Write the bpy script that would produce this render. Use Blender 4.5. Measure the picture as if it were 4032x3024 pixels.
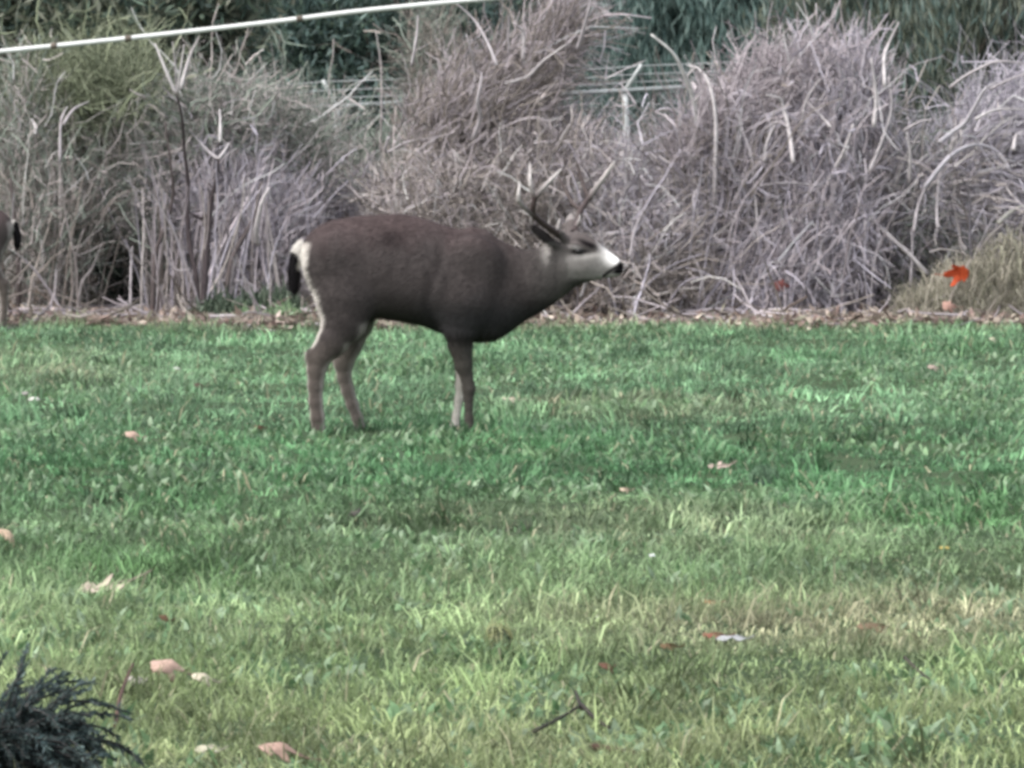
import bpy, math
import numpy as np
from math import radians, sin, cos, pi

# ------------------------------------------------------------------ camera, sky, sun, exposure
for o in list(bpy.data.objects):
    bpy.data.objects.remove(o, do_unlink=True)
SC = bpy.context.scene
COL = SC.collection
FPX, CAMH, HORIZON = 24260.0, 1.6, 280.0          # focal length in photo pixels (4032 wide), eye height, horizon row
PITCH = math.atan((1512 - HORIZON) / FPX)
cam_d = bpy.data.cameras.new("camera")
cam = bpy.data.objects.new("camera", cam_d)
COL.objects.link(cam)
cam_d.sensor_width = 36.0
cam_d.lens = 36.0 * FPX / 4032.0
cam_d.clip_start = 0.5
cam_d.clip_end = 2000
cam.location = (0, 0, CAMH)
cam.rotation_euler = (pi / 2 - PITCH, 0, 0)
SC.camera = cam

SUN_EL, SUN_AZ = radians(55), radians(-120)         # azimuth from +Y (away from the camera), negative = left
world = bpy.data.worlds.new("World")
SC.world = world
world.use_nodes = True
wn, wl = world.node_tree.nodes, world.node_tree.links
bg = wn["Background"]
sky = wn.new("ShaderNodeTexSky")
sky.sky_type = 'NISHITA'
sky.sun_disc = False
sky.sun_elevation = SUN_EL
sky.sun_rotation = SUN_AZ
sky.dust_density = 4.0
hsv = wn.new("ShaderNodeHueSaturation")
hsv.inputs["Saturation"].default_value = 0.36      # overcast: most of the blue is gone
wl.new(sky.outputs[0], hsv.inputs["Color"])
wl.new(hsv.outputs[0], bg.inputs["Color"])
bg.inputs["Strength"].default_value = 0.15
sun_d = bpy.data.lights.new("sun", 'SUN')
sun_d.energy = 0.6
sun_d.angle = radians(60)
sun_d.color = (1.0, 0.97, 0.93)
sun = bpy.data.objects.new("sun", sun_d)
COL.objects.link(sun)
sun.location = (0, 0, 30)
sun.rotation_euler = (pi / 2 - SUN_EL, 0, pi - SUN_AZ)
SC.view_settings.view_transform = 'Standard'
SC.view_settings.look = 'None'
SC.view_settings.gamma = 1.0
SC.view_settings.use_curve_mapping = False
SC.view_settings.exposure = 1.38
SC.cycles.use_denoising = True
SC.cycles.max_bounces = 5
SC.cycles.diffuse_bounces = 3
SC.cycles.filter_width = 3.6                       # the photo is a soft digital zoom

# ------------------------------------------------------------------ helpers
def ray(px, py):
    x, v = (px - 2016) / FPX, (1512 - py) / FPX
    return np.array([x, cos(PITCH) + v * sin(PITCH), -sin(PITCH) + v * cos(PITCH)])

def at(px, py, Y):
    d = ray(px, py)
    return np.array([0, 0, CAMH]) + d * (Y / d[1])

def gpt(px, py):
    d = ray(px, py)
    return np.array([0, 0, CAMH]) + d * (-CAMH / d[2])

_lat = np.random.default_rng(5).random((256, 256))
def vnoise(x, y, s):
    x, y = np.asarray(x, float) / s + 100.3, np.asarray(y, float) / s + 77.7
    i, j = np.floor(x).astype(int), np.floor(y).astype(int)
    u, v = x - i, y - j
    u, v = u * u * (3 - 2 * u), v * v * (3 - 2 * v)
    i0, i1, j0, j1 = i % 256, (i + 1) % 256, j % 256, (j + 1) % 256
    return (_lat[i0, j0] * (1 - u) * (1 - v) + _lat[i1, j0] * u * (1 - v)
            + _lat[i0, j1] * (1 - u) * v + _lat[i1, j1] * u * v)

def gh(x, y):
    """ground height"""
    x, y = np.asarray(x, float), np.asarray(y, float)
    h = (vnoise(x, y, 1.1) - .5) * .05 + (vnoise(x, y, .38) - .5) * .036
    near = np.clip((90 - np.abs(y)) / 30, 0, 1)
    far = np.clip((y - 45) / 12, 0, 1) * np.clip((75 - y) / 10, 0, 1)
    hill = np.clip((y - 82) / 60, 0, 1) ** 1.2 * 16
    return h * near + far * .055 * np.clip(x + 2, -6, 8) + hill

def new_obj(name, data, parent=None):
    o = bpy.data.objects.new(name, data)
    COL.objects.link(o)
    if parent is not None:
        o.parent = parent
    return o

def mk(name, V, polys, mat, parent=None, col=None, smooth=False):
    """V (n,3); polys = list of (m,k) index arrays; col (n,3)"""
    V = np.asarray(V, np.float32)
    if parent is not None:
        V = V - np.array(parent.location, np.float32)
    me = bpy.data.meshes.new(name)
    me.vertices.add(len(V))
    me.vertices.foreach_set("co", V.ravel())
    polys = [np.asarray(p, np.int32) for p in polys if len(p)]
    loops = np.concatenate([p.ravel() for p in polys])
    tot = np.concatenate([np.full(len(p), p.shape[1], np.int32) for p in polys])
    start = np.concatenate([[0], np.cumsum(tot)[:-1]]).astype(np.int32)
    me.loops.add(len(loops))
    me.loops.foreach_set("vertex_index", loops)
    me.polygons.add(len(tot))
    me.polygons.foreach_set("loop_start", start)
    me.update(calc_edges=True)
    me.polygons.foreach_set("use_smooth", np.full(len(tot), smooth, bool))
    if col is not None:
        a = me.color_attributes.new("Col", 'FLOAT_COLOR', 'POINT')
        c = np.ones((len(V), 4), np.float32)
        c[:, :3] = np.clip(col, 0, 1)
        a.data.foreach_set("color", c.ravel())
    me.materials.append(mat)
    return new_obj(name, me, parent)

def tag(o, label=None, cat=None, group=None, kind=None):
    if label: o["label"] = label
    if cat: o["category"] = cat
    if group: o["group"] = group
    if kind: o["kind"] = kind
    return o

def empty(name, loc):
    o = bpy.data.objects.new(name, None)
    COL.objects.link(o)
    o.location = [float(v) for v in loc]
    o.empty_display_size = .1
    return o

def attr_mat(name, rough=.8, spec=.25, transl=0.0, noise_scale=0, noise_amt=0.0, bump=0.0, sheen=0.0):
    m = bpy.data.materials.new(name)
    m.use_nodes = True
    n, l = m.node_tree.nodes, m.node_tree.links
    p = n["Principled BSDF"]
    p.inputs["Roughness"].default_value = rough
    p.inputs["Specular IOR Level"].default_value = spec
    if sheen:
        p.inputs["Sheen Weight"].default_value = sheen
    a = n.new("ShaderNodeAttribute"); a.attribute_name = "Col"
    src = a.outputs["Color"]
    if noise_scale:
        tc = n.new("ShaderNodeTexCoord")
        t = n.new("ShaderNodeTexNoise"); t.inputs["Scale"].default_value = noise_scale
        t.inputs["Detail"].default_value = 4
        l.new(tc.outputs["Object"], t.inputs["Vector"])
        r = n.new("ShaderNodeMapRange")
        r.inputs["From Min"].default_value = .25; r.inputs["From Max"].default_value = .75
        r.inputs["To Min"].default_value = 1 - noise_amt; r.inputs["To Max"].default_value = 1 + noise_amt
        l.new(t.outputs["Fac"], r.inputs["Value"])
        mx = n.new("ShaderNodeMix"); mx.data_type = 'RGBA'; mx.blend_type = 'MULTIPLY'
        mx.inputs[0].default_value = 1
        l.new(src, mx.inputs[6]); l.new(r.outputs[0], mx.inputs[7])
        src = mx.outputs[2]
        if bump:
            b = n.new("ShaderNodeBump"); b.inputs["Strength"].default_value = bump
            b.inputs["Distance"].default_value = .01
            l.new(t.outputs["Fac"], b.inputs["Height"]); l.new(b.outputs[0], p.inputs["Normal"])
    l.new(src, p.inputs["Base Color"])
    if transl:
        tr = n.new("ShaderNodeBsdfTranslucent"); l.new(src, tr.inputs["Color"])
        ms = n.new("ShaderNodeMixShader"); ms.inputs[0].default_value = transl
        l.new(p.outputs[0], ms.inputs[1]); l.new(tr.outputs[0], ms.inputs[2])
        l.new(ms.outputs[0], n["Material Output"].inputs["Surface"])
    return m

def plain_mat(name, rgb, rough=.6, spec=.4, metal=0.0, noise_scale=8, amt=.25):
    m = bpy.data.materials.new(name)
    m.use_nodes = True
    n, l = m.node_tree.nodes, m.node_tree.links
    p = n["Principled BSDF"]
    p.inputs["Roughness"].default_value = rough
    p.inputs["Specular IOR Level"].default_value = spec
    p.inputs["Metallic"].default_value = metal
    t = n.new("ShaderNodeTexNoise"); t.inputs["Scale"].default_value = noise_scale
    tc = n.new("ShaderNodeTexCoord"); l.new(tc.outputs["Object"], t.inputs["Vector"])
    c = n.new("ShaderNodeValToRGB")
    c.color_ramp.elements[0].color = [v * (1 - amt) for v in rgb] + [1]
    c.color_ramp.elements[1].color = [min(1, v * (1 + amt)) for v in rgb] + [1]
    c.color_ramp.elements[0].position, c.color_ramp.elements[1].position = .3, .7
    l.new(t.outputs["Fac"], c.inputs[0]); l.new(c.outputs[0], p.inputs["Base Color"])
    return m

M_BARK = attr_mat("dead_cane_bark", .85, .15, 0, 25, .25)
M_LEAF = attr_mat("evergreen_leaf", .6, .3, .38)
M_GRASS = attr_mat("grass_blade", .55, .3, .28)
M_DEAD = attr_mat("dead_leaf", .75, .2, .2, 30, .18)
M_FUR = attr_mat("deer_coat", .95, .08, 0, 60, .14)
M_HAIR = attr_mat("deer_hair", .9, .1, 0)
M_ANTLER = attr_mat("antler_bone", .55, .3, 0, 60, .25, .5)
M_EYE = plain_mat("wet_eye", (.005, .004, .004), .28, .35, 0, 30)
M_HOOF = plain_mat("hoof_horn", (.02, .018, .017), .5, .3, 0, 60)
M_CABLE = plain_mat("white_cable_sheath", (.58, .59, .57), .5, .3, 0, 20, .08)
M_GALV = plain_mat("galvanised_steel", (.26, .28, .28), .5, .4, .2, 20, .12)
M_PIPE = plain_mat("pale_steel_pipe", (.52, .54, .53), .5, .4, .1, 20, .1)
M_POST = plain_mat("weathered_post_wood", (.13, .11, .09), .85, .2, 0, 14, .3)

def frames(P):
    """tangent frames for a batch of polylines P (M,N,3)"""
    T = np.gradient(P, axis=1)
    T /= np.linalg.norm(T, axis=2, keepdims=True) + 1e-9
    ref = np.where(np.abs(T[..., 1:2]) > .9, np.array([1., 0, 0]), np.array([0, 1., 0]))
    A = np.cross(T, ref); A /= np.linalg.norm(A, axis=2, keepdims=True) + 1e-9
    B = np.cross(T, A)
    return A, B

def tubes(P, R, C, sides=3):
    """P (M,N,3), R (M,N), C (M,3) or (M,N,3) -> verts, quads, colours"""
    M, N, _ = P.shape
    A, B = frames(P)
    ang = np.arange(sides) * 2 * pi / sides
    off = A[:, :, None, :] * np.cos(ang)[None, None, :, None] + B[:, :, None, :] * np.sin(ang)[None, None, :, None]
    V = (P[:, :, None, :] + off * R[:, :, None, None]).reshape(-1, 3)
    m, n, s = np.meshgrid(np.arange(M), np.arange(N - 1), np.arange(sides), indexing='ij')
    b = (m * N + n) * sides
    s2 = (s + 1) % sides
    Q = np.stack([b + s, b + s2, b + sides + s2, b + sides + s], -1).reshape(-1, 4)
    if C.ndim == 2:
        C = np.repeat(C[:, None, :], N, 1)
    Cc = np.repeat(C.reshape(-1, 3), sides, 0)
    return V, Q, Cc

def ribbons(rng, P, R, C):
    """finest twiglets: slim blades a few mm across"""
    M, N, _ = P.shape
    A, B = frames(P)
    ph = rng.uniform(0, 2 * pi, (M, 1, 1))
    s = (A * np.cos(ph) + B * np.sin(ph)) * (R * 1.3)[:, None, None] * np.linspace(1, .5, N)[None, :, None]
    V = np.stack([P - s, P + s], 2).reshape(-1, 3)
    m, n = np.meshgrid(np.arange(M), np.arange(N - 1), indexing='ij')
    b_ = (m * N + n) * 2
    Q = np.stack([b_, b_ + 1, b_ + 3, b_ + 2], -1).reshape(-1, 4)
    return V, Q, np.repeat(C, N * 2, 0)

class Acc:
    def __init__(s): s.V, s.Q, s.T, s.C, s.n = [], [], [], [], 0
    def add(s, V, Q=None, C=None, T=None):
        s.V.append(V); s.C.append(C)
        if Q is not None and len(Q): s.Q.append(Q + s.n)
        if T is not None and len(T): s.T.append(T + s.n)
        s.n += len(V)
    def build(s, name, mat, parent=None, smooth=False):
        polys = []
        if s.Q: polys.append(np.concatenate(s.Q))
        if s.T: polys.append(np.concatenate(s.T))
        return mk(name, np.concatenate(s.V), polys, mat, parent, np.concatenate(s.C), smooth)

def grow(rng, P0, H, L, n=7, droop=0.0, wig=.12):
    """grow polylines: P0 (M,3), heading H (M,3), length L (M)"""
    M = len(P0)
    H = H / (np.linalg.norm(H, axis=1, keepdims=True) + 1e-9)
    out = [P0]
    p = P0.copy()
    for k in range(n - 1):
        H = H + rng.normal(0, wig, (M, 3)) + np.array([0, 0, -1.0]) * np.asarray(droop).reshape(-1, 1) / n
        H /= np.linalg.norm(H, axis=1, keepdims=True) + 1e-9
        p = p + H * (L / (n - 1))[:, None]
        out.append(p)
    return np.stack(out, 1)

def taper(M, n, r0, r1):
    t = np.linspace(0, 1, n)[None, :]
    r0 = np.broadcast_to(np.asarray(r0, float), (M,)); r1 = np.broadcast_to(np.asarray(r1, float), (M,))
    return r0[:, None] * (1 - t) + r1[:, None] * t

def pick(rng, pal, M, var=.18):
    pal = np.asarray(pal, float)
    return pal[rng.integers(0, len(pal), M)] * (1 + rng.normal(0, var, (M, 1))).clip(.5, 1.6)

def smooth_path(pts, n):
    """Catmull-Rom through pts -> n points"""
    P = np.asarray(pts, float)
    if len(P) == 2:
        return P[0] + (P[1] - P[0]) * np.linspace(0, 1, n)[:, None]
    Q = np.vstack([2 * P[0] - P[1], P, 2 * P[-1] - P[-2]])
    out = []
    for t in np.linspace(0, len(P) - 1, n):
        i = min(int(t), len(P) - 2); u = t - i
        a, b, c, d = Q[i], Q[i + 1], Q[i + 2], Q[i + 3]
        out.append(.5 * (2 * b + (c - a) * u + (2 * a - 5 * b + 4 * c - d) * u * u + (3 * b - a - 3 * c + d) * u ** 3))
    return np.array(out)

def tube_obj(name, pts, r, mat, parent=None, col=(.3, .3, .3), n=16, sides=6, col2=None):
    """one tapered round stem with closed ends"""
    P = smooth_path(pts, n)[None]
    rr = np.interp(np.linspace(0, 1, n), np.linspace(0, 1, len(r)), r)[None]
    c = np.repeat(np.asarray(col, float)[None, None], n, 1)
    if col2 is not None:
        c = c + (np.asarray(col2) - np.asarray(col)) * np.linspace(0, 1, n)[None, :, None]
    V, Q, C = tubes(P, rr, c, sides)
    caps = [np.arange(sides)[::-1][None], (np.arange(sides) + (n - 1) * sides)[None]]
    return mk(name, V, [Q] + caps, mat, parent, C, True)

# ------------------------------------------------------------------ ground
gx = np.concatenate([[-420, -220, -120, -70, -40, -25, -16], np.arange(-9, 9.01, .15), [16, 25, 40, 70, 120, 220, 420]])
gy = np.concatenate([[-60, -20, 0, 6, 9], np.arange(11, 48, .15), np.arange(48, 82, 2.0), np.arange(82, 150, 8.0), [200, 300, 500, 900]])
GX, GY = np.meshgrid(gx, gy, indexing='ij')
GV = np.stack([GX, GY, gh(GX, GY)], -1).reshape(-1, 3)
ii, jj = np.meshgrid(np.arange(len(gx) - 1), np.arange(len(gy) - 1), indexing='ij')
b = ii * len(gy) + jj
GQ = np.stack([b, b + len(gy), b + len(gy) + 1, b + 1], -1).reshape(-1, 4)
EDGE = 38.6                                         # where lawn stops and leaf litter begins
def edge_y(x): return EDGE + (vnoise(x, x * 0 + 3, .7) - .5) * .7
lawn_c = np.array([.040, .062, .030]); soil_c = np.array([.10, .075, .055]); wood_c = np.array([.025, .04, .025])
w = np.clip((GV[:, 1] - edge_y(GV[:, 0]) + .15) / .3, 0, 1)[:, None]
w2 = np.clip((GV[:, 1] - 46) / 8, 0, 1)[:, None]
GC = (lawn_c * (1 - w) + soil_c * w) * (1 - w2) + wood_c * w2
GC = GC * (0.75 + .5 * vnoise(GV[:, 0], GV[:, 1], .25))[:, None]
ground = mk("ground", GV, [GQ], attr_mat("earth", .95, .1, 0, 14, .35, .8), None, GC, True)
tag(ground, "green lawn running back to bare litter under the brush", kind="structure")

# ------------------------------------------------------------------ lawn grass
def blades(rng, X, Y, L, W, az, lean, C, z0=None, curve=.6):
    n = len(X)
    z = (gh(X, Y) if z0 is None else z0) - .004
    base = np.stack([X, Y, z], -1)
    d = np.stack([np.cos(az), np.sin(az), np.zeros(n)], -1)
    fa = rng.uniform(0, 2 * pi, n)
    s = np.stack([np.cos(fa), np.sin(fa), np.zeros(n)], -1) * W[:, None] / 2
    up = np.array([0, 0, 1.0])
    mid = base + (d * np.sin(lean * .6)[:, None] + up * np.cos(lean * .6)[:, None]) * (L * .55)[:, None]
    l2 = lean * (1 + curve)
    tip = mid + (d * np.sin(l2)[:, None] + up * np.cos(l2)[:, None]) * (L * .5)[:, None]
    V = np.stack([base - s, base + s, mid + s * .85, mid - s * .85, tip], 1).reshape(-1, 3)
    k = np.arange(n)[:, None] * 5
    return V, k + np.array([[0, 1, 2, 3]]), k + np.array([[3, 2, 4]]), np.repeat(C, 5, 0)

S_ = FPX / 26.96
def lawn():
    rng = np.random.default_rng(11)
    # clumps: patches of blades with a shared lean, length and tint
    NC = 14000
    y = np.sqrt(rng.uniform(12.6 ** 2, 39.2 ** 2, NC))
    x = rng.uniform(-1, 1, NC) * (.083 * y + .6)
    NE = 4500
    ye = np.sqrt(rng.uniform(12.6 ** 2, 20.5 ** 2, NE))
    y = np.concatenate([y, ye]); x = np.concatenate([x, rng.uniform(-1, 1, NE) * (.083 * ye + .6)]); NC += NE
    per = np.where(y > 26, rng.integers(8, 17, NC), rng.integers(13, 26, NC))
    big = vnoise(x, y, .9); mid_ = vnoise(x + 31, y, .35); dry = vnoise(x - 9, y * .6 + 50, 1.6)
    h = .020 + .050 * np.clip(mid_ - .2, 0, 1) + .025 * big + rng.normal(0, .012, NC)
    gap = vnoise(x * 1.0 + 5, y * .55, .17)
    h = np.where(gap < .24, h * .55, h) * rng.lognormal(0, .22, NC)
    tall = rng.random(NC) < .14
    h = h * np.where(tall, 2.1, .80)
    hoof = np.min([np.hypot(x - (1500 - 2016) / S_ - (f - 1500) / S_, y - 26.96 - d_) for f, d_ in ((1260, -.12), (1420, .11), (1852, -.085), (1795, .08))], 0)
    h = np.where(hoof < .16, np.maximum(h, .055), h).clip(.010, .13)
    caz = rng.uniform(0, 2 * pi, NC)
    # tints: bluer, paler green far out, yellower close to the photographer
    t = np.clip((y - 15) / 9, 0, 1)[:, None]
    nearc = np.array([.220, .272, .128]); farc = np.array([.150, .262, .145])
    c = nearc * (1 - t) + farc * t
    straw = np.array([.34, .31, .21])
    def spot(px_, py_, rx, ry):
        g = gpt(px_, py_); return np.exp(-(((x - g[0]) / rx) ** 2 + ((y - g[1]) / ry) ** 2))
    sw = np.clip((dry - .62) * 2.0, 0, .45)
    sw = sw + .75 * spot(3250, 2490, .55, .8) + .55 * spot(3800, 2420, .4, .7) + .4 * spot(2450, 2430, .3, .4) + .35 * spot(1750, 2300, .35, .35) + .55 * spot(200, 1480, .5, 1.6) + .3 * spot(2300, 2990, .6, .5)
    sw = (sw + .6 * np.clip((y - EDGE + 1.2) / 1.0, 0, 1)).clip(0, .8) * rng.uniform(.5, 1.2, NC)
    sw = sw.clip(0, .85)
    c = c * (1 - sw[:, None]) + straw * sw[:, None]
    lush = (np.clip((big - .6) * 2.0, 0, .6) + .85 * spot(500, 1860, 1.4, 2.6) + .8 * spot(1900, 1820, 1.7, 3.0) + .75 * spot(3500, 1900, 1.4, 2.6) + .8 * spot(650, 2260, .35, .5)).clip(0, 1)[:, None]
    c = c * (1 - lush) + c * np.array([.60, .74, .62]) * lush
    c = c * rng.lognormal(-.06, .46, (NC, 1)).clip(.28, 2.1) * (.66 + .68 * vnoise(x + 13, y * .55, .42))[:, None]
    i = np.repeat(np.arange(NC), per)
    n = len(i)
    sp = .035 + .03 * rng.random(NC)
    X = x[i] + rng.normal(0, 1, n) * sp[i]; Y = y[i] + rng.normal(0, 1, n) * sp[i]
    keep = Y < edge_y(X) + rng.normal(0, .12, n)
    i, X, Y = i[keep], X[keep], Y[keep]; n = len(i)
    L = h[i] * rng.uniform(.6, 1.35, n)
    W = rng.uniform(.005, .012, n) * np.where(Y < 21, .62, 1.0)
    az = caz[i] + rng.normal(0, .9, n)
    lean = np.abs(rng.normal(.98, .36, n)).clip(0, 1.5)
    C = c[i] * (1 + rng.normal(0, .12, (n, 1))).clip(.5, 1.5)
    yel = rng.random(n) < .035
    C[yel] = np.array([.40, .38, .25]) * rng.uniform(.7, 1.2, (yel.sum(), 1))
    a = Acc()
    V, Q, T, Cc = blades(rng, X, Y, L, W, az, lean, C)
    a.add(V, Q, Cc, T)
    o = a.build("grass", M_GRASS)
    tag(o, "short clumpy green lawn grass covering the ground in front of the brush", "grass", kind="stuff")
    # broad-leaved lawn weeds (clover and plantain rosettes)
    NW = 3600
    y = np.sqrt(rng.uniform(12.6 ** 2, 38.6 ** 2, NW)); x = rng.uniform(-1, 1, NW) * (.083 * y + .5)
    k = vnoise(x + 60, y, .8) > .48
    x, y = x[k], y[k]
    per = rng.integers(5, 11, len(x)); i = np.repeat(np.arange(len(x)), per); n = len(i)
    X = x[i] + rng.normal(0, .05, n); Y = y[i] + rng.normal(0, .05, n)
    L = rng.uniform(.03, .07, n); W = rng.uniform(.014, .028, n)
    C = pick(rng, [(.17, .27, .14), (.12, .21, .10), (.22, .30, .19)], n)
    V, Q, T, Cc = blades(rng, X, Y, L, W, rng.uniform(0, 6.28, n), rng.uniform(.5, 1.2, n), C, curve=.25)
    a = Acc(); a.add(V, Q, Cc, T)
    o = a.build("lawn_weeds", M_GRASS)
    tag(o, "low broad-leaved weeds and clover mixed through the lawn", "weeds", kind="stuff")
lawn()

# ------------------------------------------------------------------ deer
DEER_Y = 26.96
S = FPX / DEER_Y                                    # photo pixels per metre at the deer

def surface_nets(F, org, h):
    s = F < 0
    nx, ny, nz = F.shape
    cnt = np.zeros((nx - 1, ny - 1, nz - 1), np.int8)
    corners = [(a, b_, c) for a in (0, 1) for b_ in (0, 1) for c in (0, 1)]
    for a, b_, c in corners:
        cnt += s[a:nx - 1 + a, b_:ny - 1 + b_, c:nz - 1 + c]
    act = (cnt > 0) & (cnt < 8)
    I = np.argwhere(act)
    idx = np.full(act.shape, -1, np.int32); idx[act] = np.arange(len(I))
    vals = {c: F[I[:, 0] + c[0], I[:, 1] + c[1], I[:, 2] + c[2]] for c in corners}
    acc = np.zeros((len(I), 3)); k = np.zeros(len(I))
    for c0 in corners:
        for ax in range(3):
            if c0[ax] == 0:
                c1 = list(c0); c1[ax] = 1; c1 = tuple(c1)
                f0, f1 = vals[c0], vals[c1]
                m = (f0 < 0) != (f1 < 0)
                t = np.where(m, f0 / np.where(m, f0 - f1, 1), 0)
                p = np.array(c0, float)[None].repeat(len(I), 0); p[:, ax] += t
                acc += p * m[:, None]; k += m
    V = org + (I + acc / k[:, None]) * h
    quads = []
    for ax in range(3):
        sl0 = [slice(None)] * 3; sl1 = [slice(None)] * 3
        sl0[ax] = slice(0, -1); sl1[ax] = slice(1, None)
        d = s[tuple(sl0)].astype(np.int8) - s[tuple(sl1)].astype(np.int8)
        E = np.argwhere(d != 0); sg = d[d != 0]
        u, v = (ax + 1) % 3, (ax + 2) % 3
        ok = (E[:, u] > 0) & (E[:, v] > 0) & (E[:, u] < F.shape[u] - 1) & (E[:, v] < F.shape[v] - 1)
        E, sg = E[ok], sg[ok]
        def cell(du, dv):
            e = E.copy(); e[:, u] += du; e[:, v] += dv
            return idx[e[:, 0], e[:, 1], e[:, 2]]
        q = np.stack([cell(-1, -1), cell(0, -1), cell(0, 0), cell(-1, 0)], -1)
        q[sg < 0] = q[sg < 0][:, ::-1]
        quads.append(q)
    return V, np.concatenate(quads)

# body outline read off the photo: column, top row, bottom row, half width (m)
ST = np.array([
    (1184, 996, 1012, .012), (1190, 968, 1050, .05), (1204, 944, 1088, .085), (1232, 908, 1150, .118), (1268, 884, 1205, .142), (1310, 868, 1235, .155),
    (1400, 852, 1250, .168), (1500, 846, 1258, .176), (1580, 843, 1268, .182), (1660, 858, 1284, .186), (1740, 886, 1312, .182),
    (1810, 904, 1336, .172), (1870, 903, 1348, .160), (1915, 916, 1350, .148), (1955, 938, 1343, .135), (2000, 962, 1315, .120),
    (2060, 984, 1270, .104), (2125, 978, 1232, .094), (2165, 950, 1208, .086), (2200, 928, 1184, .080), (2236, 914, 1152, .076),
    (2270, 911, 1124, .071), (2308, 919, 1111, .062), (2340, 938, 1102, .050), (2371, 968, 1094, .040), (2404, 993, 1090, .034),
    (2428, 1010, 1087, .030), (2442, 1022, 1080, .024), (2450, 1036, 1070, .014), (2453, 1048, 1060, .006)])

def px2x(px): return (px - 1500) / S
def py2z(py): return (1722 - py) / S

def yturn(px):
    """sideways offset: neck and head swing towards the camera"""
    t = np.clip((np.asarray(px, float) - 1980) / 470, 0, 1)
    return -.15 * t ** 1.5

LEGS = {  # column, row, radius in px, depth in m
    'near_hind': [(1330, 1050, 128, -.095), (1368, 1175, 108, -.115), (1360, 1262, 86, -.12), (1316, 1335, 62, -.122), (1262, 1402, 46, -.12),
                  (1249, 1450, 38, -.12), (1245, 1515, 30, -.12), (1246, 1580, 27, -.12), (1252, 1640, 27, -.12), (1256, 1690, 25, -.12), (1264, 1712, 19, -.12)],
    'far_hind': [(1340, 1070, 110, .075), (1385, 1190, 92, .10), (1402, 1275, 66, .11), (1378, 1360, 46, .11), (1350, 1432, 40, .11),
                 (1352, 1490, 28, .11), (1366, 1545, 25, .11), (1384, 1600, 23, .11), (1404, 1655, 21, .11), (1414, 1694, 20, .11), (1424, 1710, 17, .11)],
    'near_fore': [(1862, 1050, 118, -.100), (1832, 1190, 98, -.118), (1812, 1290, 66, -.112), (1810, 1350, 46, -.10), (1826, 1435, 34, -.09),
                  (1842, 1500, 23, -.085), (1846, 1530, 25, -.085), (1845, 1568, 18, -.085), (1846, 1600, 15.5, -.085), (1847, 1645, 15.5, -.085), (1848, 1684, 20, -.085), (1856, 1710, 16, -.085)],
    'far_fore': [(1850, 1090, 90, .085), (1826, 1210, 80, .10), (1816, 1300, 58, .10), (1818, 1370, 42, .09), (1820, 1450, 30, .085),
                 (1815, 1520, 23, .08), (1807, 1575, 16, .08), (1796, 1640, 15, .08), (1790, 1684, 18, .08), (1797, 1710, 16, .08)],
}

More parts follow.
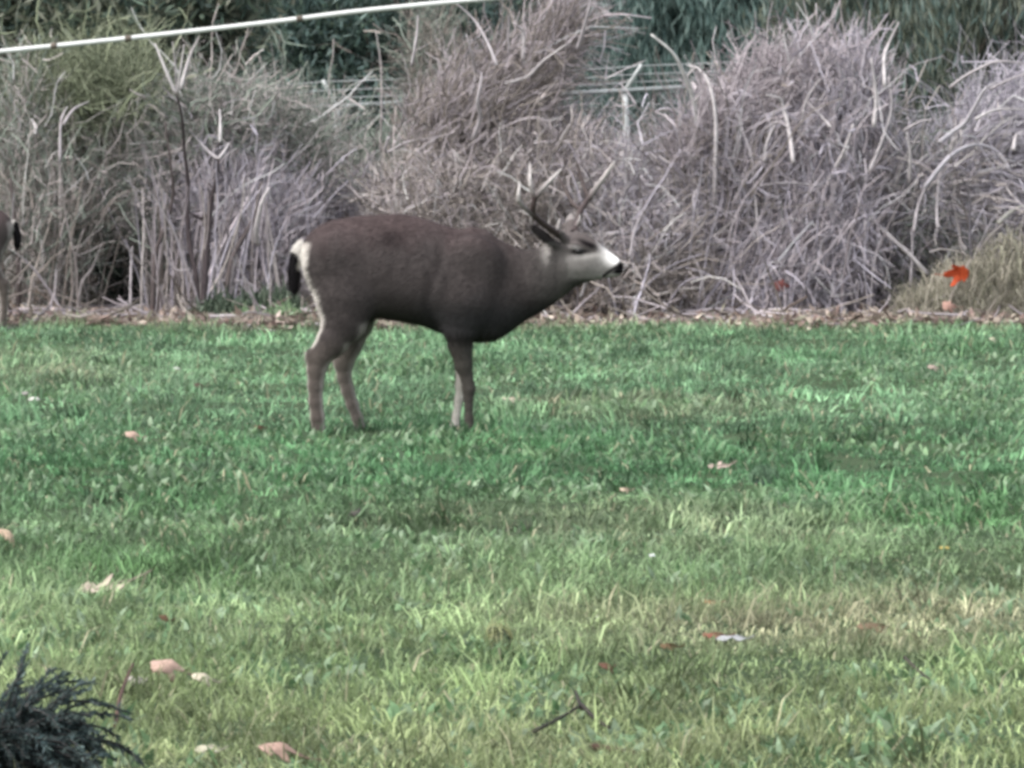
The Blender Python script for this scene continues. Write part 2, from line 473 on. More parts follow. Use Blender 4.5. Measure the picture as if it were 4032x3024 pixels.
def deer_field(h=.0062, buck=True):
    lo = np.array([px2x(1165), -.34, -.03]); hi = np.array([px2x(2475), .26, py2z(800)])
    n = np.ceil((hi - lo) / h).astype(int)
    ax = [lo[i] + np.arange(n[i]) * h for i in range(3)]
    px = ax[0] * S + 1500
    top = np.interp(px, ST[:, 0], ST[:, 1]); bot = np.interp(px, ST[:, 0], ST[:, 2]); wd = np.interp(px, ST[:, 0], ST[:, 3])
    for arr in (top, bot, wd):
        k = np.hanning(9); k /= k.sum()
        arr[:] = np.convolve(np.pad(arr, 4, mode='edge'), k, 'valid')
    out = (px < 1184) | (px > 2453)
    a = np.maximum((bot - top) / 2 / S, .004)[:, None, None]
    cz = py2z((top + bot) / 2)[:, None, None]
    cy = yturn(px)[:, None, None]
    X, Y, Z = ax[0][:, None, None], ax[1][None, :, None], ax[2][None, None, :]
    v = (Z - cz) / a
    torso = ((px > 1250) & (px < 2000)).astype(float)
    torso = np.convolve(np.pad(torso, 20, mode='edge'), np.ones(41) / 41, 'valid')[:, None, None]
    headk = np.clip((px - 2180) / 120, 0, 1)[:, None, None]
    wv = 1 - .24 * torso * np.clip(v, -1, 1) + headk * np.clip(v, -1, 1) * .05
    wb = np.maximum(wd[:, None, None] * wv, .004)
    q = np.sqrt(((Y - cy) / wb) ** 2 + v ** 2)
    F = (q - 1) * np.minimum(a, wb) * .9
    ex = np.maximum(px2x(1184) - ax[0], ax[0] - px2x(2453))[:, None, None]
    F = np.where(out[:, None, None], np.maximum(F, ex + .002), F).astype(np.float32)

    def smin(bx, d, k):
        f = F[bx]
        hh = np.clip(.5 + .5 * (f - d) / k, 0, 1)
        F[bx] = f * (1 - hh) + d * hh - k * hh * (1 - hh)

    def box(p0, p1, m):
        l = np.floor((np.minimum(p0, p1) - m - lo) / h).astype(int).clip(0)
        u = np.ceil((np.maximum(p0, p1) + m - lo) / h).astype(int) + 1
        return tuple(slice(int(l[i]), int(min(u[i], n[i]))) for i in range(3))

    def cone(p0, p1, r0, r1, k, ys=1.25):
        bx = box(p0, p1, max(r0, r1) + k + .02)
        gx_, gy_, gz_ = ax[0][bx[0]][:, None, None], ax[1][bx[1]][None, :, None], ax[2][bx[2]][None, None, :]
        dx, dy, dz = p1 - p0
        t = ((gx_ - p0[0]) * dx + (gy_ - p0[1]) * dy + (gz_ - p0[2]) * dz) / (dx * dx + dy * dy + dz * dz + 1e-12)
        t = np.clip(t, 0, 1)
        d = np.sqrt((gx_ - p0[0] - t * dx) ** 2 + ((gy_ - p0[1] - t * dy) * ys) ** 2 + (gz_ - p0[2] - t * dz) ** 2)
        smin(bx, (d - (r0 + (r1 - r0) * t)) / max(1, ys ** .5), k)

    def ellipsoid(c, A, r, k, sub=False):
        """A rows = unit axes, r = radii"""
        bx = box(c, c, max(r) + k + .02)
        g = np.stack(np.meshgrid(ax[0][bx[0]], ax[1][bx[1]], ax[2][bx[2]], indexing='ij'), -1) - c
        l = np.einsum('...j,ij->...i', g, A) / r
        kk = np.sqrt((l ** 2).sum(-1)) + 1e-9
        k2 = np.sqrt(((l / r) ** 2).sum(-1)) + 1e-9
        d = kk * (kk - 1) / k2
        if sub:
            F[bx] = np.maximum(F[bx], -d)
        else:
            smin(bx, d, k)

    for nm, ch in LEGS.items():
        P = [np.array([px2x(c[0]), c[3], py2z(c[1])]) for c in ch]
        Rr = [c[2] / S for c in ch]
        for i in range(len(P) - 1):
            upper = i < 2
            cone(P[i], P[i + 1], Rr[i], Rr[i + 1], .035 if upper else .012, 1.9 if i < 1 else (1.4 if i < 3 else 1.2))
    # withers, hip bone and hock points
    cone(np.array([px2x(1860), 0, py2z(935)]), np.array([px2x(1900), 0, py2z(940)]), .03, .03, .03)
    cone(np.array([px2x(1222), -.12, py2z(1394)]), np.array([px2x(1230), -.12, py2z(1424)]), .022, .019, .014)
    cone(np.array([px2x(1328), .11, py2z(1425)]), np.array([px2x(1338), .11, py2z(1450)]), .016, .015, .015)
    # brow ridges and cheeks
    for sgn in (-1, 1):
        cyh = yturn(2290)
        cone(np.array([px2x(2262), cyh + sgn * .052, py2z(966)]), np.array([px2x(2318), yturn(2318) + sgn * .046, py2z(966)]), .017, .013, .012)
        cone(np.array([px2x(2230), yturn(2230) + sgn * .05, py2z(1050)]), np.array([px2x(2310), yturn(2310) + sgn * .036, py2z(1045)]), .03, .02, .02)
        # pedicles
        if buck:
            cone(np.array([px2x(2225 if sgn < 0 else 2262), cyh + sgn * .035, py2z(940)]),
                 np.array([px2x(2206 if sgn < 0 else 2270), cyh + sgn * .05, py2z(918)]), .017, .015, .012)
    # ears: thin cupped leaves
    def ear(base, tip, wdir, wid):
        b0, t0 = np.array(base), np.array(tip)
        u = t0 - b0; L = np.linalg.norm(u); u /= L
        wd_ = np.array(wdir, float); wd_ -= u * (wd_ @ u); wd_ /= np.linalg.norm(wd_)
        nn = np.cross(u, wd_)
        A = np.stack([u, wd_, nn])
        cone(b0 - u * .02, b0 + u * .03, .018, .016, .012)
        ellipsoid(b0 + u * L * .52, A, np.array([L * .54, wid, .0115]), .008)
    ear((px2x(2186), yturn(2186) - .072, py2z(962)), (px2x(2090), yturn(2186) - .135, py2z(888)), (.5, 0, -1), .027)
    ear((px2x(2240), yturn(2186) + .066, py2z(945)), (px2x(2250), yturn(2186) + .165, py2z(850)), (1, -.3, 0), .027)
    # nostrils and mouth groove
    for sgn in (-1, 1):
        ellipsoid(np.array([px2x(2444), yturn(2444) + sgn * .017, py2z(1050)]), np.eye(3), np.array([.010, .007, .008]), 0, True)
    V, Q = surface_nets(F, lo, h)
    return V, Q

def vnormals(V, Q):
    nrm = np.cross(V[Q[:, 2]] - V[Q[:, 0]], V[Q[:, 3]] - V[Q[:, 1]])
    N = np.zeros_like(V)
    for k in range(4):
        np.add.at(N, Q[:, k], nrm)
    return N / (np.linalg.norm(N, axis=1, keepdims=True) + 1e-12)

def sstep(a, b_, x):
    t = np.clip((np.asarray(x, float) - a) / (b_ - a), 0, 1)
    return t * t * (3 - 2 * t)

def coat(V, N, buck=True):
    """coat colours of the deer (fur pigment, plus painted shading of the shoulder fold)"""
    px, py, y = V[:, 0] * S + 1500, 1722 - V[:, 2] * S, V[:, 1]
    nz = .6 * (vnoise(px, py + y * 900, 60) - .5) + .6 * (vnoise(px + 400, py * 1.0 + y * 900, 22) - .5)
    def mix(c, col, w): return c * (1 - w[:, None]) + np.array(col) * w[:, None]
    c = np.repeat(np.array([[.080, .068, .066]]), len(V), 0)
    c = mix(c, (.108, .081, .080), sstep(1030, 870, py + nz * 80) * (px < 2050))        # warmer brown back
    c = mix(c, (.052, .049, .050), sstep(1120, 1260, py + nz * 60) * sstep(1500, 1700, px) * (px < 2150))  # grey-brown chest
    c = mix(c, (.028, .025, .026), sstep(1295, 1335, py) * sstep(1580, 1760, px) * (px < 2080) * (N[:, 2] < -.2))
    c = mix(c, (.014, .011, .012), np.exp(-(((px - 1545 - (py - 942) * .3) / 58) ** 2 + ((py - 940) / 40) ** 2)) * .60 * (y < 0))   # dark scar on the flank
    cr = px - (1752 - 60 * sstep(960, 1180, py) + 60 * sstep(1180, 1330, py))                       # painted light and shade of the fold behind the shoulder
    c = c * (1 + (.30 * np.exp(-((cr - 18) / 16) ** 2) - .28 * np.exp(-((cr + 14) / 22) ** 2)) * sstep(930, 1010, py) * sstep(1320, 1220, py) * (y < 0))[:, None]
    leg = sstep(1290, 1420, py)
    c = mix(c, (.155, .130, .114), leg * .85 * (px < 1500))
    c = mix(c, (.100, .090, .078), leg * .85 * (px > 1500))
    # pale inner legs, rump patch and hind edge of the thigh
    inner = np.where(y < 0, N[:, 1], -N[:, 1])
    side = np.abs(y) > .02
    c = mix(c, (.50, .46, .41), sstep(.35, .75, inner) * side * sstep(1230, 1310, py) * (px < 2000) * np.where((y > 0) & (px < 1600), .10, 1))
    c = mix(c, (.50, .47, .42), sstep(.25, .65, inner) * (y > 0) * sstep(1480, 1560, py) * (px > 1700))
    c = mix(c, (.62, .58, .53), (1 if buck else .3) * sstep(.62, .86, -N[:, 0]) * sstep(945, 965, py) * sstep(1420, 1370, py) * (px < 1300))
    c = mix(c, (.46, .43, .38), sstep(.72, .9, -N[:, 0]) * sstep(1370, 1420, py) * (px < 1420) * .55)
    c = mix(c, (.66, .63, .58), (1 if buck else .25) * sstep(1206, 1192, px) * (py < 1100))
    c = mix(c, (.36, .33, .30), sstep(.3, .8, N[:, 0]) * sstep(1250, 1290, py) * (px < 1480) * .8)
    # neck and head
    hd = px > 2100
    c = mix(c, (.105, .095, .090), sstep(2040, 2180, px) * (py < 1180))
    c = mix(c, (.20, .185, .175), sstep(2190, 2260, px) * sstep(985, 1010, py))        # grey cheek
    c = mix(c, (.10, .092, .085), sstep(1085, 1112, py) * sstep(2180, 2220, px) * (px < 2350))
    c = mix(c, (.34, .32, .30), np.exp(-(((px - 2152) / 17) ** 2 + ((py - 995) / 42) ** 2)) * .85)   # pale hair behind the ear
    c = mix(c, (.15, .13, .125), sstep(2200, 2240, px) * sstep(985, 950, py))           # forehead
    ub, vb = (px - 2314) * .924 + (py - 959) * .383, -(px - 2314) * .383 + (py - 959) * .924
    c = mix(c, (.016, .013, .014), np.exp(-((ub / 47) ** 2 + (vb / 11.5) ** 2) ** 2))                # dark brow
    c = mix(c, (.42, .395, .375), np.exp(-(((px - 2315) / 60) ** 2 + ((py - 1010 + (px - 2300) * .15) / 10) ** 2)) * .85)   # light under the eye
    c = mix(c, (.38, .36, .35), np.exp(-(((px - 2262) / 26) ** 2 + ((py - 972 - (px - 2262) * .2) / 7) ** 2)) * .8)
    c = mix(c, (.010, .008, .009), np.exp(-(((px - 2281) / 37) ** 2 + ((py - 989 + (px - 2281) * .06) / 10) ** 2) ** 2))   # eye lids
    c = mix(c, (.22, .21, .20), sstep(2280, 2400, px) * sstep(1000, 1030, py))
    c = mix(c, (.78, .76, .74), sstep(2336, 2404, px - (py - 975) * .05) * sstep(1062, 1022, py - (px - 2400) * .4))   # white muzzle
    c = mix(c, (.36, .345, .33), sstep(1068, 1080, py) * sstep(2340, 2380, px))           # chin
    nose = sstep(-6, 4, (px - 2430) * .9 + (py - 1042) * .5)
    c = mix(c, (.010, .009, .010), nose * (py < 1076))
    c = mix(c, (.014, .012, .013), np.exp(-(((py - (1082 - (px - 2378) * .78)) / 9.5) ** 2) ** 2) * (px > 2370) * (px < 2436))  # mouth
    ear = (px < 2180) & (py < 950) & (y < -.06) & (px > 2060)
    c = mix(c, (.035, .030, .030), ear.astype(float) * .85)
    c = mix(c, (.30, .28, .27), ear * sstep(.45, .8, -N[:, 0]) * .8)
    fe = (py < 925) & (y > .09)
    c = mix(c, (.26, .24, .235), fe * .8)
    hf = sstep(1690, 1705, py)
    c = mix(c, (.05, .045, .04), hf)
    return c * (np.where(c.mean(1) < .16, .64, .9) * (1 + nz * np.where(py > 1290, .10, .34)))[:, None]

def make_deer(name, label, loc, scale, flip, buck):
    root = empty(name, (0, 0, 0))
    tag(root, label, "deer")
    V, Q = deer_field(.0062 if buck else .011, buck)
    N = vnormals(V, Q)
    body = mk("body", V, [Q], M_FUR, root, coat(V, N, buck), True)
    # coat: short hairs lying back along the body
    rng = np.random.default_rng(3)
    nh = 50000 if buck else 12000
    A = np.linalg.norm(np.cross(V[Q[:, 2]] - V[Q[:, 0]], V[Q[:, 3]] - V[Q[:, 1]]), axis=1)
    f = rng.choice(len(Q), nh, p=A / A.sum())
    uv = rng.random((nh, 2))
    P = ((V[Q[f, 0]] * (1 - uv[:, :1]) + V[Q[f, 1]] * uv[:, :1]) * (1 - uv[:, 1:]) + (V[Q[f, 3]] * (1 - uv[:, :1]) + V[Q[f, 2]] * uv[:, :1]) * uv[:, 1:])
    Nn = N[Q[f, 0]]
    px, py = P[:, 0] * S + 1500, 1722 - P[:, 2] * S
    flow = np.where((py > 1290)[:, None], np.array([[-.15, 0, -1.]]), np.array([[-1., 0, -.55]]))
    flow = np.where((px > 2200)[:, None] & (py < 1120)[:, None], np.array([[-1., 0, .15]]), flow)
    flow = flow + rng.normal(0, .22, flow.shape)
    tdir = flow - Nn * (flow * Nn).sum(1, keepdims=True)
    tdir /= np.linalg.norm(tdir, axis=1, keepdims=True) + 1e-9
    L = np.where(py > 1400, .010, np.where(px > 2200, .008, .020)) * rng.uniform(.6, 1.4, nh)
    L = np.where((px < 1300) & (Nn[:, 0] < -.6) & (py < 1420), .026, L)
    side = np.cross(Nn, tdir) * (np.where(px > 2200, .0008, .0014))[:, None]
    tip = P + tdir * L[:, None] + Nn * (L * rng.uniform(.10, .42, nh))[:, None]
    HV = np.stack([P - side - Nn * .001, P + side - Nn * .001, tip], 1).reshape(-1, 3)
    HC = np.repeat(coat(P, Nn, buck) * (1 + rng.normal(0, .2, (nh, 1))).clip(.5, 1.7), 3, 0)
    hair = mk("hair", HV, [np.arange(nh * 3).reshape(-1, 3)], M_HAIR, root, HC)
    hair["kind"] = "stuff"
    # tail
    tp = [(1196, 958), (1172, 985), (1160, 1040), (1157, 1100), (1157, 1146)]
    TP = smooth_path([(px2x(a), .0, py2z(c)) for a, c in tp], 22)[None]
    tr = np.interp(np.linspace(0, 1, 22), [0, .2, .45, .8, .95, 1], np.array([17, 21, 23, 22, 13, 3]) / S)[None]
    tc = np.where((np.linspace(0, 1, 22) < (.30 if buck else .12))[None, :, None], np.array([.55, .52, .48]), np.array([.009, .008, .009]))
    TV, TQ, TC = tubes(TP, tr, tc, 14)
    TC = np.where((TV[:, 0] - np.repeat(TP[0, :, 0], 14) > .012)[:, None] & (np.repeat(np.arange(22), 14) < (12 if buck else 3))[:, None], np.array([.6, .57, .52]), TC)
    tail = mk("tail", TV, [TQ], M_HAIR, root, TC, True)
    k = 2600
    ti = rng.integers(0, len(TV), k)
    cen = np.repeat(TP[0], 14, 0)[ti]
    nn = TV[ti] - cen; nn /= np.linalg.norm(nn, axis=1, keepdims=True) + 1e-9
    d = np.array([0, 0, -1.]) + nn * .25 + rng.normal(0, .12, (k, 3))
    p0 = TV[ti] + rng.normal(0, .004, (k, 3))
    sd = np.cross(d, nn); sd = sd / (np.linalg.norm(sd, axis=1, keepdims=True) + 1e-9) * .0013
    hv = np.stack([p0 - sd, p0 + sd, p0 + d * rng.uniform(.012, .03, (k, 1))], 1).reshape(-1, 3)
    th = mk("tail_hair", hv, [np.arange(k * 3).reshape(-1, 3)], M_HAIR, tail, np.repeat(TC[ti], 3, 0))
    th["kind"] = "stuff"
    # eyes
    for sgn in (-1, 1):
        c = np.array([px2x(2280), yturn(2280) + sgn * .0655, py2z(987)])
        th_, ph = np.meshgrid(np.linspace(0, pi, 9), np.linspace(0, 2 * pi, 14, endpoint=False), indexing='ij')
        ev = np.stack([np.sin(th_) * np.cos(ph) * .019, np.cos(th_) * .011, np.sin(th_) * np.sin(ph) * .0115], -1).reshape(-1, 3) + c
        m, q = np.meshgrid(np.arange(8), np.arange(14), indexing='ij')
        eq = np.stack([m * 14 + q, m * 14 + (q + 1) % 14, (m + 1) * 14 + (q + 1) % 14, (m + 1) * 14 + q], -1).reshape(-1, 4)
        mk("eye", ev, [eq], M_EYE, root, None, True)
    # cloven hooves
    for nm, ch in LEGS.items():
        fx, fy, fr, fd = ch[-1]
        a = Acc()
        for t in (-1, 1):
            pts = np.array([(fx - 6, fd + t * .010, 1700), (fx + 4, fd + t * .012, 1716), (fx + 18, fd + t * .012, 1728)], float)
            PP = smooth_path(np.stack([px2x(pts[:, 0]), pts[:, 1], py2z(pts[:, 2])], -1), 8)[None]
            V_, Q_, C_ = tubes(PP, np.interp(np.linspace(0, 1, 8), [0, .5, 1], [.012, .014, .004])[None], np.array([[.02, .02, .02]]), 8)
            a.add(V_, Q_, C_)
        a.build("hoof", M_HOOF, root, True)
    if buck:
        yn, yf = yturn(2200) - .055, yturn(2265) + .045
        def antler(branches):
            a = Acc()
            for pts, r, c0, c1 in branches:
                n = 26
                PP = smooth_path([(px2x(p[0]), p[2], py2z(p[1])) for p in pts], n)[None]
                t = np.linspace(0, 1, n)
                rr = np.interp(t, np.linspace(0, 1, len(r)), r)[None] / S
                rr = rr * (1 + .10 * np.sin(t * 40 + len(pts))[None])
                t = t ** 1.0
                cc = (np.array(c0)[None] * (1 - t[:, None]) + np.array(c1)[None] * t[:, None])[None]
                V_, Q_, C_ = tubes(PP, rr, cc, 9)
                a.add(V_, Q_, C_)
                # closed tip
            o = a.build("antler", M_ANTLER, root, True)
            return o
        dk, md, pl = (.046, .031, .029), (.10, .078, .074), (.54, .50, .48)
        antler([
            ([(2212, 928, yn), (2172, 902, yn - .05), (2128, 868, yn - .10), (2100, 840, yn - .13), (2099, 808, yn - .15), (2106, 772, yn - .16)], [17, 14, 13, 12.5, 12, 11], dk, dk),
            ([(2106, 775, yn - .16), (2094, 748, yn - .165), (2087, 715, yn - .17), (2086, 644, yn - .15)], [10.5, 10, 9.5, 8, 3], dk, pl),
            ([(2106, 775, yn - .16), (2128, 748, yn - .16), (2162, 712, yn - .15), (2208, 664, yn - .12)], [10.5, 10, 9.5, 8, 3], dk, pl),
            ([(2101, 846, yn - .13), (2070, 818, yn - .17), (2044, 788, yn - .20), (2042, 760, yn - .21), (2046, 712, yn - .20)], [9, 8.5, 8.5, 8, 3], dk, pl),
            ([(2200, 920, yn - .01), (2196, 895, yn - .02), (2204, 860, yn - .02)], [9, 8, 2], md, pl),
        ])
        antler([
            ([(2262, 915, yf), (2272, 880, yf + .05), (2284, 840, yf + .10), (2300, 812, yf + .13), (2320, 785, yf + .15)], [16, 13, 12, 11.5, 11], dk, dk),
            ([(2318, 788, yf + .15), (2345, 748, yf + .16), (2385, 695, yf + .15), (2424, 636, yf + .12)], [12, 11.5, 10.5, 9, 3], dk, pl),
            ([(2320, 785, yf + .15), (2300, 735, yf + .18), (2286, 690, yf + .19), (2270, 636, yf + .18)], [9, 8, 7.5, 6.5, 3], dk, md),
            ([(2290, 828, yf + .11), (2258, 806, yf + .14), (2228, 750, yf + .17), (2198, 698, yf + .18)], [9, 8, 7.5, 6.5, 3], dk, md),
            ([(2268, 895, yf + .02), (2280, 870, yf + .01), (2284, 845, yf)], [8, 7, 2], md, pl),
        ])
    root.location = [float(v) for v in loc]
    root.scale = (scale * (-1 if flip else 1), scale, scale)
    return root

buck = make_deer("buck_deer", "dark brown antlered buck standing side-on in the lawn with head stretched forward", (px2x(0) * 0 + (1500 - 2016) / S, DEER_Y, 0), 1.0, False, True)
DOE_Y = 38.2
doe = make_deer("doe_deer", "antlerless deer by the brush, only dark rump, black tail and hind leg showing", (0, 0, 0), .79, True, False)
dx = at(78, 950, DOE_Y)[0]                          # tail end of the second deer
doe.location = (float(dx + px2x(1140) * .79), DOE_Y, 0)

# ------------------------------------------------------------------ fence behind the brush
FY = 60.0
def fence():
    root = empty("wire_fence", (0, FY, 0))
    tag(root, "pale steel wire fence with slanted barbed-wire arms behind the brush", "fence")
    def rail_z(x): return at(1325, 418, FY)[2] + (x - at(1325, 418, FY)[0]) * (at(2460, 356, FY)[2] - at(1325, 418, FY)[2]) / (at(2460, 356, FY)[0] - at(1325, 418, FY)[0])
    xs = [at(p, 400, FY)[0] for p in (-945, 190, 1325, 2460, 3595, 4730)]
    tips = []
    for i, x in enumerate(xs):
        z = rail_z(x)
        post = tube_obj("post", [(x + .035, FY, float(gh(x, FY)) - .1), (x + .02, FY, z * .6), (x, FY, z + .02)], [.034, .034, .034], M_PIPE, root, n=6, sides=10)
        dxx = -.125 if i % 2 == 0 else .16
        arm = tube_obj("arm", [(x, FY, z - .01), (x + dxx, FY - .12, z + .25)], [.024, .018], M_PIPE, root, n=4, sides=6)
        tips.append((np.array([x, FY, z]), np.array([x + dxx, FY - .12, z + .25])))
    x0, x1 = xs[0], xs[-1]
    tube_obj("top_rail", [(x, FY - .03, rail_z(x)) for x in xs], [.024, .024], M_GALV, root, n=12, sides=8)
    for t in (.32, .62, .95):
        pts = [a * (1 - t) + b_ * t for a, b_ in tips]
        P = []
        for a, b_ in zip(pts[:-1], pts[1:]):
            for u in np.linspace(0, 1, 8, endpoint=False):
                p = a * (1 - u) + b_ * u; p[2] -= .02 * sin(pi * u); P.append(p)
        P.append(pts[-1])
        P = np.array(P)[None]
        V, Q, C = tubes(P, np.full(P.shape[:2], .0065), np.array([[.5, .5, .5]]), 4)
        w_ = mk("barbed_wire", V, [Q], M_GALV, root, C)
        # barbs
        rng = np.random.default_rng(int(t * 100))
        k = 110
        u = rng.uniform(0, P.shape[1] - 1.01, k); i0 = u.astype(int); fr = (u - i0)[:, None]
        c = P[0][i0] * (1 - fr) + P[0][i0 + 1] * fr
        d = rng.normal(0, 1, (k, 3)); d /= np.linalg.norm(d, axis=1, keepdims=True)
        B = np.stack([c - d * .022, c, c + d * .022], 1)
        V, Q, C = tubes(B, np.full((k, 3), .003), np.full((k, 3), .5), 3)
        bo = mk("barb", V, [Q], M_GALV, w_, C); bo["kind"] = "stuff"
    # chain link
    P = []
    for s_ in (-1, 1):
        for x in np.arange(x0 - 1.4, x1 + 1.4, .075):
            a = np.array([x, FY + .01 * s_, .04 + float(gh(x, FY))]); hgt = rail_z(x) - a[2]
            b_ = np.array([x + s_ * hgt * .8, FY + .01 * s_, rail_z(x + s_ * hgt * .8)])
            if min(a[0], b_[0]) > x0 and max(a[0], b_[0]) < x1: P.append(np.stack([a, (a + b_) / 2, b_]))
    P = np.array(P)
    V, Q, C = tubes(P, np.full(P.shape[:2], .0022), np.full((len(P), 3), .4), 3)
    cl = mk("chain_link", V, [Q], M_GALV, root, C); cl["kind"] = "stuff"
fence()

# ------------------------------------------------------------------ white cable
CY = 37.4
def cable():
    pts = [(-1900, 330), (-800, 280), (0, 203), (560, 145), (1080, 86), (1400, 46), (1800, 6), (2600, -70), (3800, -200), (5200, -330)]
    W = [at(a, c, CY) for a, c in pts]
    o = tube_obj("overhead_cable", W, [.0155, .0155], M_CABLE, None, n=60, sides=8)
    tag(o, "white overhead cable slanting up across the top of the brush", "cable")
    for a, c in ((505, 151), (212, 181), (1180, 74)):
        p, q = at(a - 12, c + 1, CY), at(a + 12, c - 1, CY)
        tube_obj("tape_wrap", [p, q], [.0195, .0195], M_POST, o, n=4, sides=8)
    for (a, c), nm in ((pts[0], "standing beyond the antlerless deer"), (pts[-1], "standing past the arching bramble canes")):
        p = at(a, c, CY)
        post = tube_obj("cable_post", [(p[0], CY, -.2), (p[0], CY, p[2] * .5), (p[0], CY, p[2] + .25)], [.06, .055, .05], M_POST, None, n=8, sides=10)
        tag(post, "round wooden post carrying the white cable, " + nm, "post")
cable()

# ------------------------------------------------------------------ evergreen background
def leaf_quads(rng, P, D, L, W, C):
    """elongated leaf blades at P pointing along D"""
    n = len(P)
    D = D / (np.linalg.norm(D, axis=1, keepdims=True) + 1e-9)
    r = rng.normal(0, 1, (n, 3))
    s = np.cross(D, r); s /= np.linalg.norm(s, axis=1, keepdims=True) + 1e-9
    s *= W[:, None] / 2
    V = np.stack([P, P + D * (L * .45)[:, None] + s, P + D * L[:, None], P + D * (L * .45)[:, None] - s], 1).reshape(-1, 3)
    return V, np.arange(n * 4).reshape(-1, 4), np.repeat(C, 4, 0)

def ell_pts(rng, ells, n, shell=.35):
    vol = np.array([e[3] * e[4] * e[5] for e in ells]); k = rng.choice(len(ells), n, p=vol / vol.sum())
    d = rng.normal(0, 1, (n, 3)); d /= np.linalg.norm(d, axis=1, keepdims=True)
    r = rng.random(n) ** shell
    E = np.array([e[:6] for e in ells], float)[k]
    return E[:, :3] + d * r[:, None] * E[:, 3:6], d

def w_ell(px, py, Y, rxp, ry, rzp):
    """ellipsoid from photo position: centre pixel, depth Y, x/z radii in photo pixels, y radius in m"""
    c = at(px, py, Y); s_ = FPX / Y
    return (c[0], c[1], c[2], rxp / s_, ry, rzp / s_)

def evergreen(name, label, cat, ells, n, L, W, pal, updir, seed, spread=.5, clumps=160, trunks=1, group=None):
    rng = np.random.default_rng(seed)
    base = np.array([np.mean([e[0] for e in ells]), np.mean([e[1] for e in ells]), 0])
    base[2] = float(gh(base[0], base[1]))
    root = empty(name, base)
    tag(root, label, cat, group)
    # clumps of leaves through the crown so that dark gaps stay between them
    cc, cd = ell_pts(rng, ells, clumps, .45)
    cc[:, 2] = np.maximum(cc[:, 2], gh(cc[:, 0], cc[:, 1]) + .05)
    ctint = (1 + rng.normal(0, .16, (clumps, 1))).clip(.5, 1.6)
    k = rng.integers(0, clumps, n)
    size = np.mean([min(e[3], e[5]) for e in ells]) * .24
    P = cc[k] + rng.normal(0, 1, (n, 3)) * size * np.array([.8, .8, 1])
    low = P[:, 2] < gh(P[:, 0], P[:, 1])
    P[low, 2] = gh(P[low, 0], P[low, 1]) + rng.random(low.sum()) * .3
    D = rng.normal(0, spread, (n, 3)) + np.array(updir) + cd[k] * .25
    C = pick(rng, pal, n, .22) * ctint[k]
    V, Q, Cc = leaf_quads(rng, P, D, L * rng.uniform(.6, 1.3, n), W * rng.uniform(.7, 1.3, n), Cc_ := C)
    mk("crown", V, [Q], M_LEAF, root, Cc)
    # stems from the ground into the clumps
    m = min(clumps, 60)
    b0 = np.repeat(base[None], m, 0) + rng.normal(0, .12, (m, 3)) * np.array([1, 1, 0])
    b0[:, 2] = gh(b0[:, 0], b0[:, 1]) - .05
    mid_ = (b0 + cc[:m]) / 2 + rng.normal(0, .1, (m, 3)) + np.array([0, 0, .15])
    PP = np.stack([smooth_path([a, b_, c], 7) for a, b_, c in zip(b0, mid_, cc[:m])])
    V, Q, Cc = tubes(PP, taper(m, 7, .025, .006), pick(rng, [(.07, .06, .05), (.10, .09, .075)], m), 4)
    st = mk("stems", V, [Q], M_BARK, root, Cc); st["kind"] = "stuff"
    return root

DK = [(0.075, 0.117, 0.092), (0.1, 0.151, 0.117), (0.059, 0.086, 0.075), (0.141, 0.192, 0.141)]
BL = [(0.108, 0.167, 0.151), (0.141, 0.208, 0.186), (0.075, 0.117, 0.108), (0.192, 0.259, 0.233)]
OL = [(0.117, 0.137, 0.098), (0.156, 0.176, 0.13), (0.085, 0.101, 0.075), (0.208, 0.221, 0.169)]
GG = [(0.148, 0.177, 0.147), (0.198, 0.231, 0.192), (0.109, 0.134, 0.111), (0.247, 0.279, 0.237)]
def fir(px, Y, ht, rad, seed, label):
    """conifer: trunk, whorls of drooping boughs"""
    rng = np.random.default_rng(seed)
    x = at(px, 300, Y)[0]; g = float(gh(x, Y))
    root = empty("fir_tree", (x, Y, g)); tag(root, label, "tree", "fir trees behind the fence")
    tube_obj("trunk", [(x, Y, g - .1), (x + .05, Y, g + ht * .5), (x, Y, g + ht)], [.16, .10, .02], M_BARK, root, (.06, .05, .042), 10, 8)
    nb = 130
    t = rng.random(nb) ** 1.4 * .95
    az = rng.uniform(0, 2 * pi, nb)
    b0 = np.stack([np.full(nb, x), np.full(nb, Y), g + .15 + t * ht], -1)
    H = np.stack([np.cos(az), np.sin(az), rng.uniform(-.1, .35, nb)], -1)
    Lb = rad * (1 - t * .93) * rng.uniform(.75, 1.15, nb)
    P = grow(rng, b0, H, Lb, 8, .55, .06)
    V, Q, C = tubes(P, taper(nb, 8, .022, .006), pick(rng, [(.06, .05, .04)], nb), 4)
    bo = mk("boughs", V, [Q], M_BARK, root, C); bo["kind"] = "stuff"
    n = 15000
    k = rng.choice(nb, n, p=Lb / Lb.sum()); u = rng.uniform(.12, .999, n) * 7; i = u.astype(int); fr = (u - i)[:, None]
    p = P[k, i] * (1 - fr) + P[k, np.minimum(i + 1, 7)] * fr + rng.normal(0, .05, (n, 3))
    D = (P[k, np.minimum(i + 1, 7)] - P[k, i]); D /= np.linalg.norm(D, axis=1, keepdims=True) + 1e-9
    D = D + rng.normal(0, .6, (n, 3)) + np.array([0, 0, -.15])
    tint = (1 + rng.normal(0, .25, (nb, 1))).clip(.5, 1.6)
    V, Q, C = leaf_quads(rng, p, D, rng.uniform(.09, .20, n), rng.uniform(.025, .05, n), pick(rng, DK, n) * tint[k])
    mk("crown", V, [Q], M_LEAF, root, C)
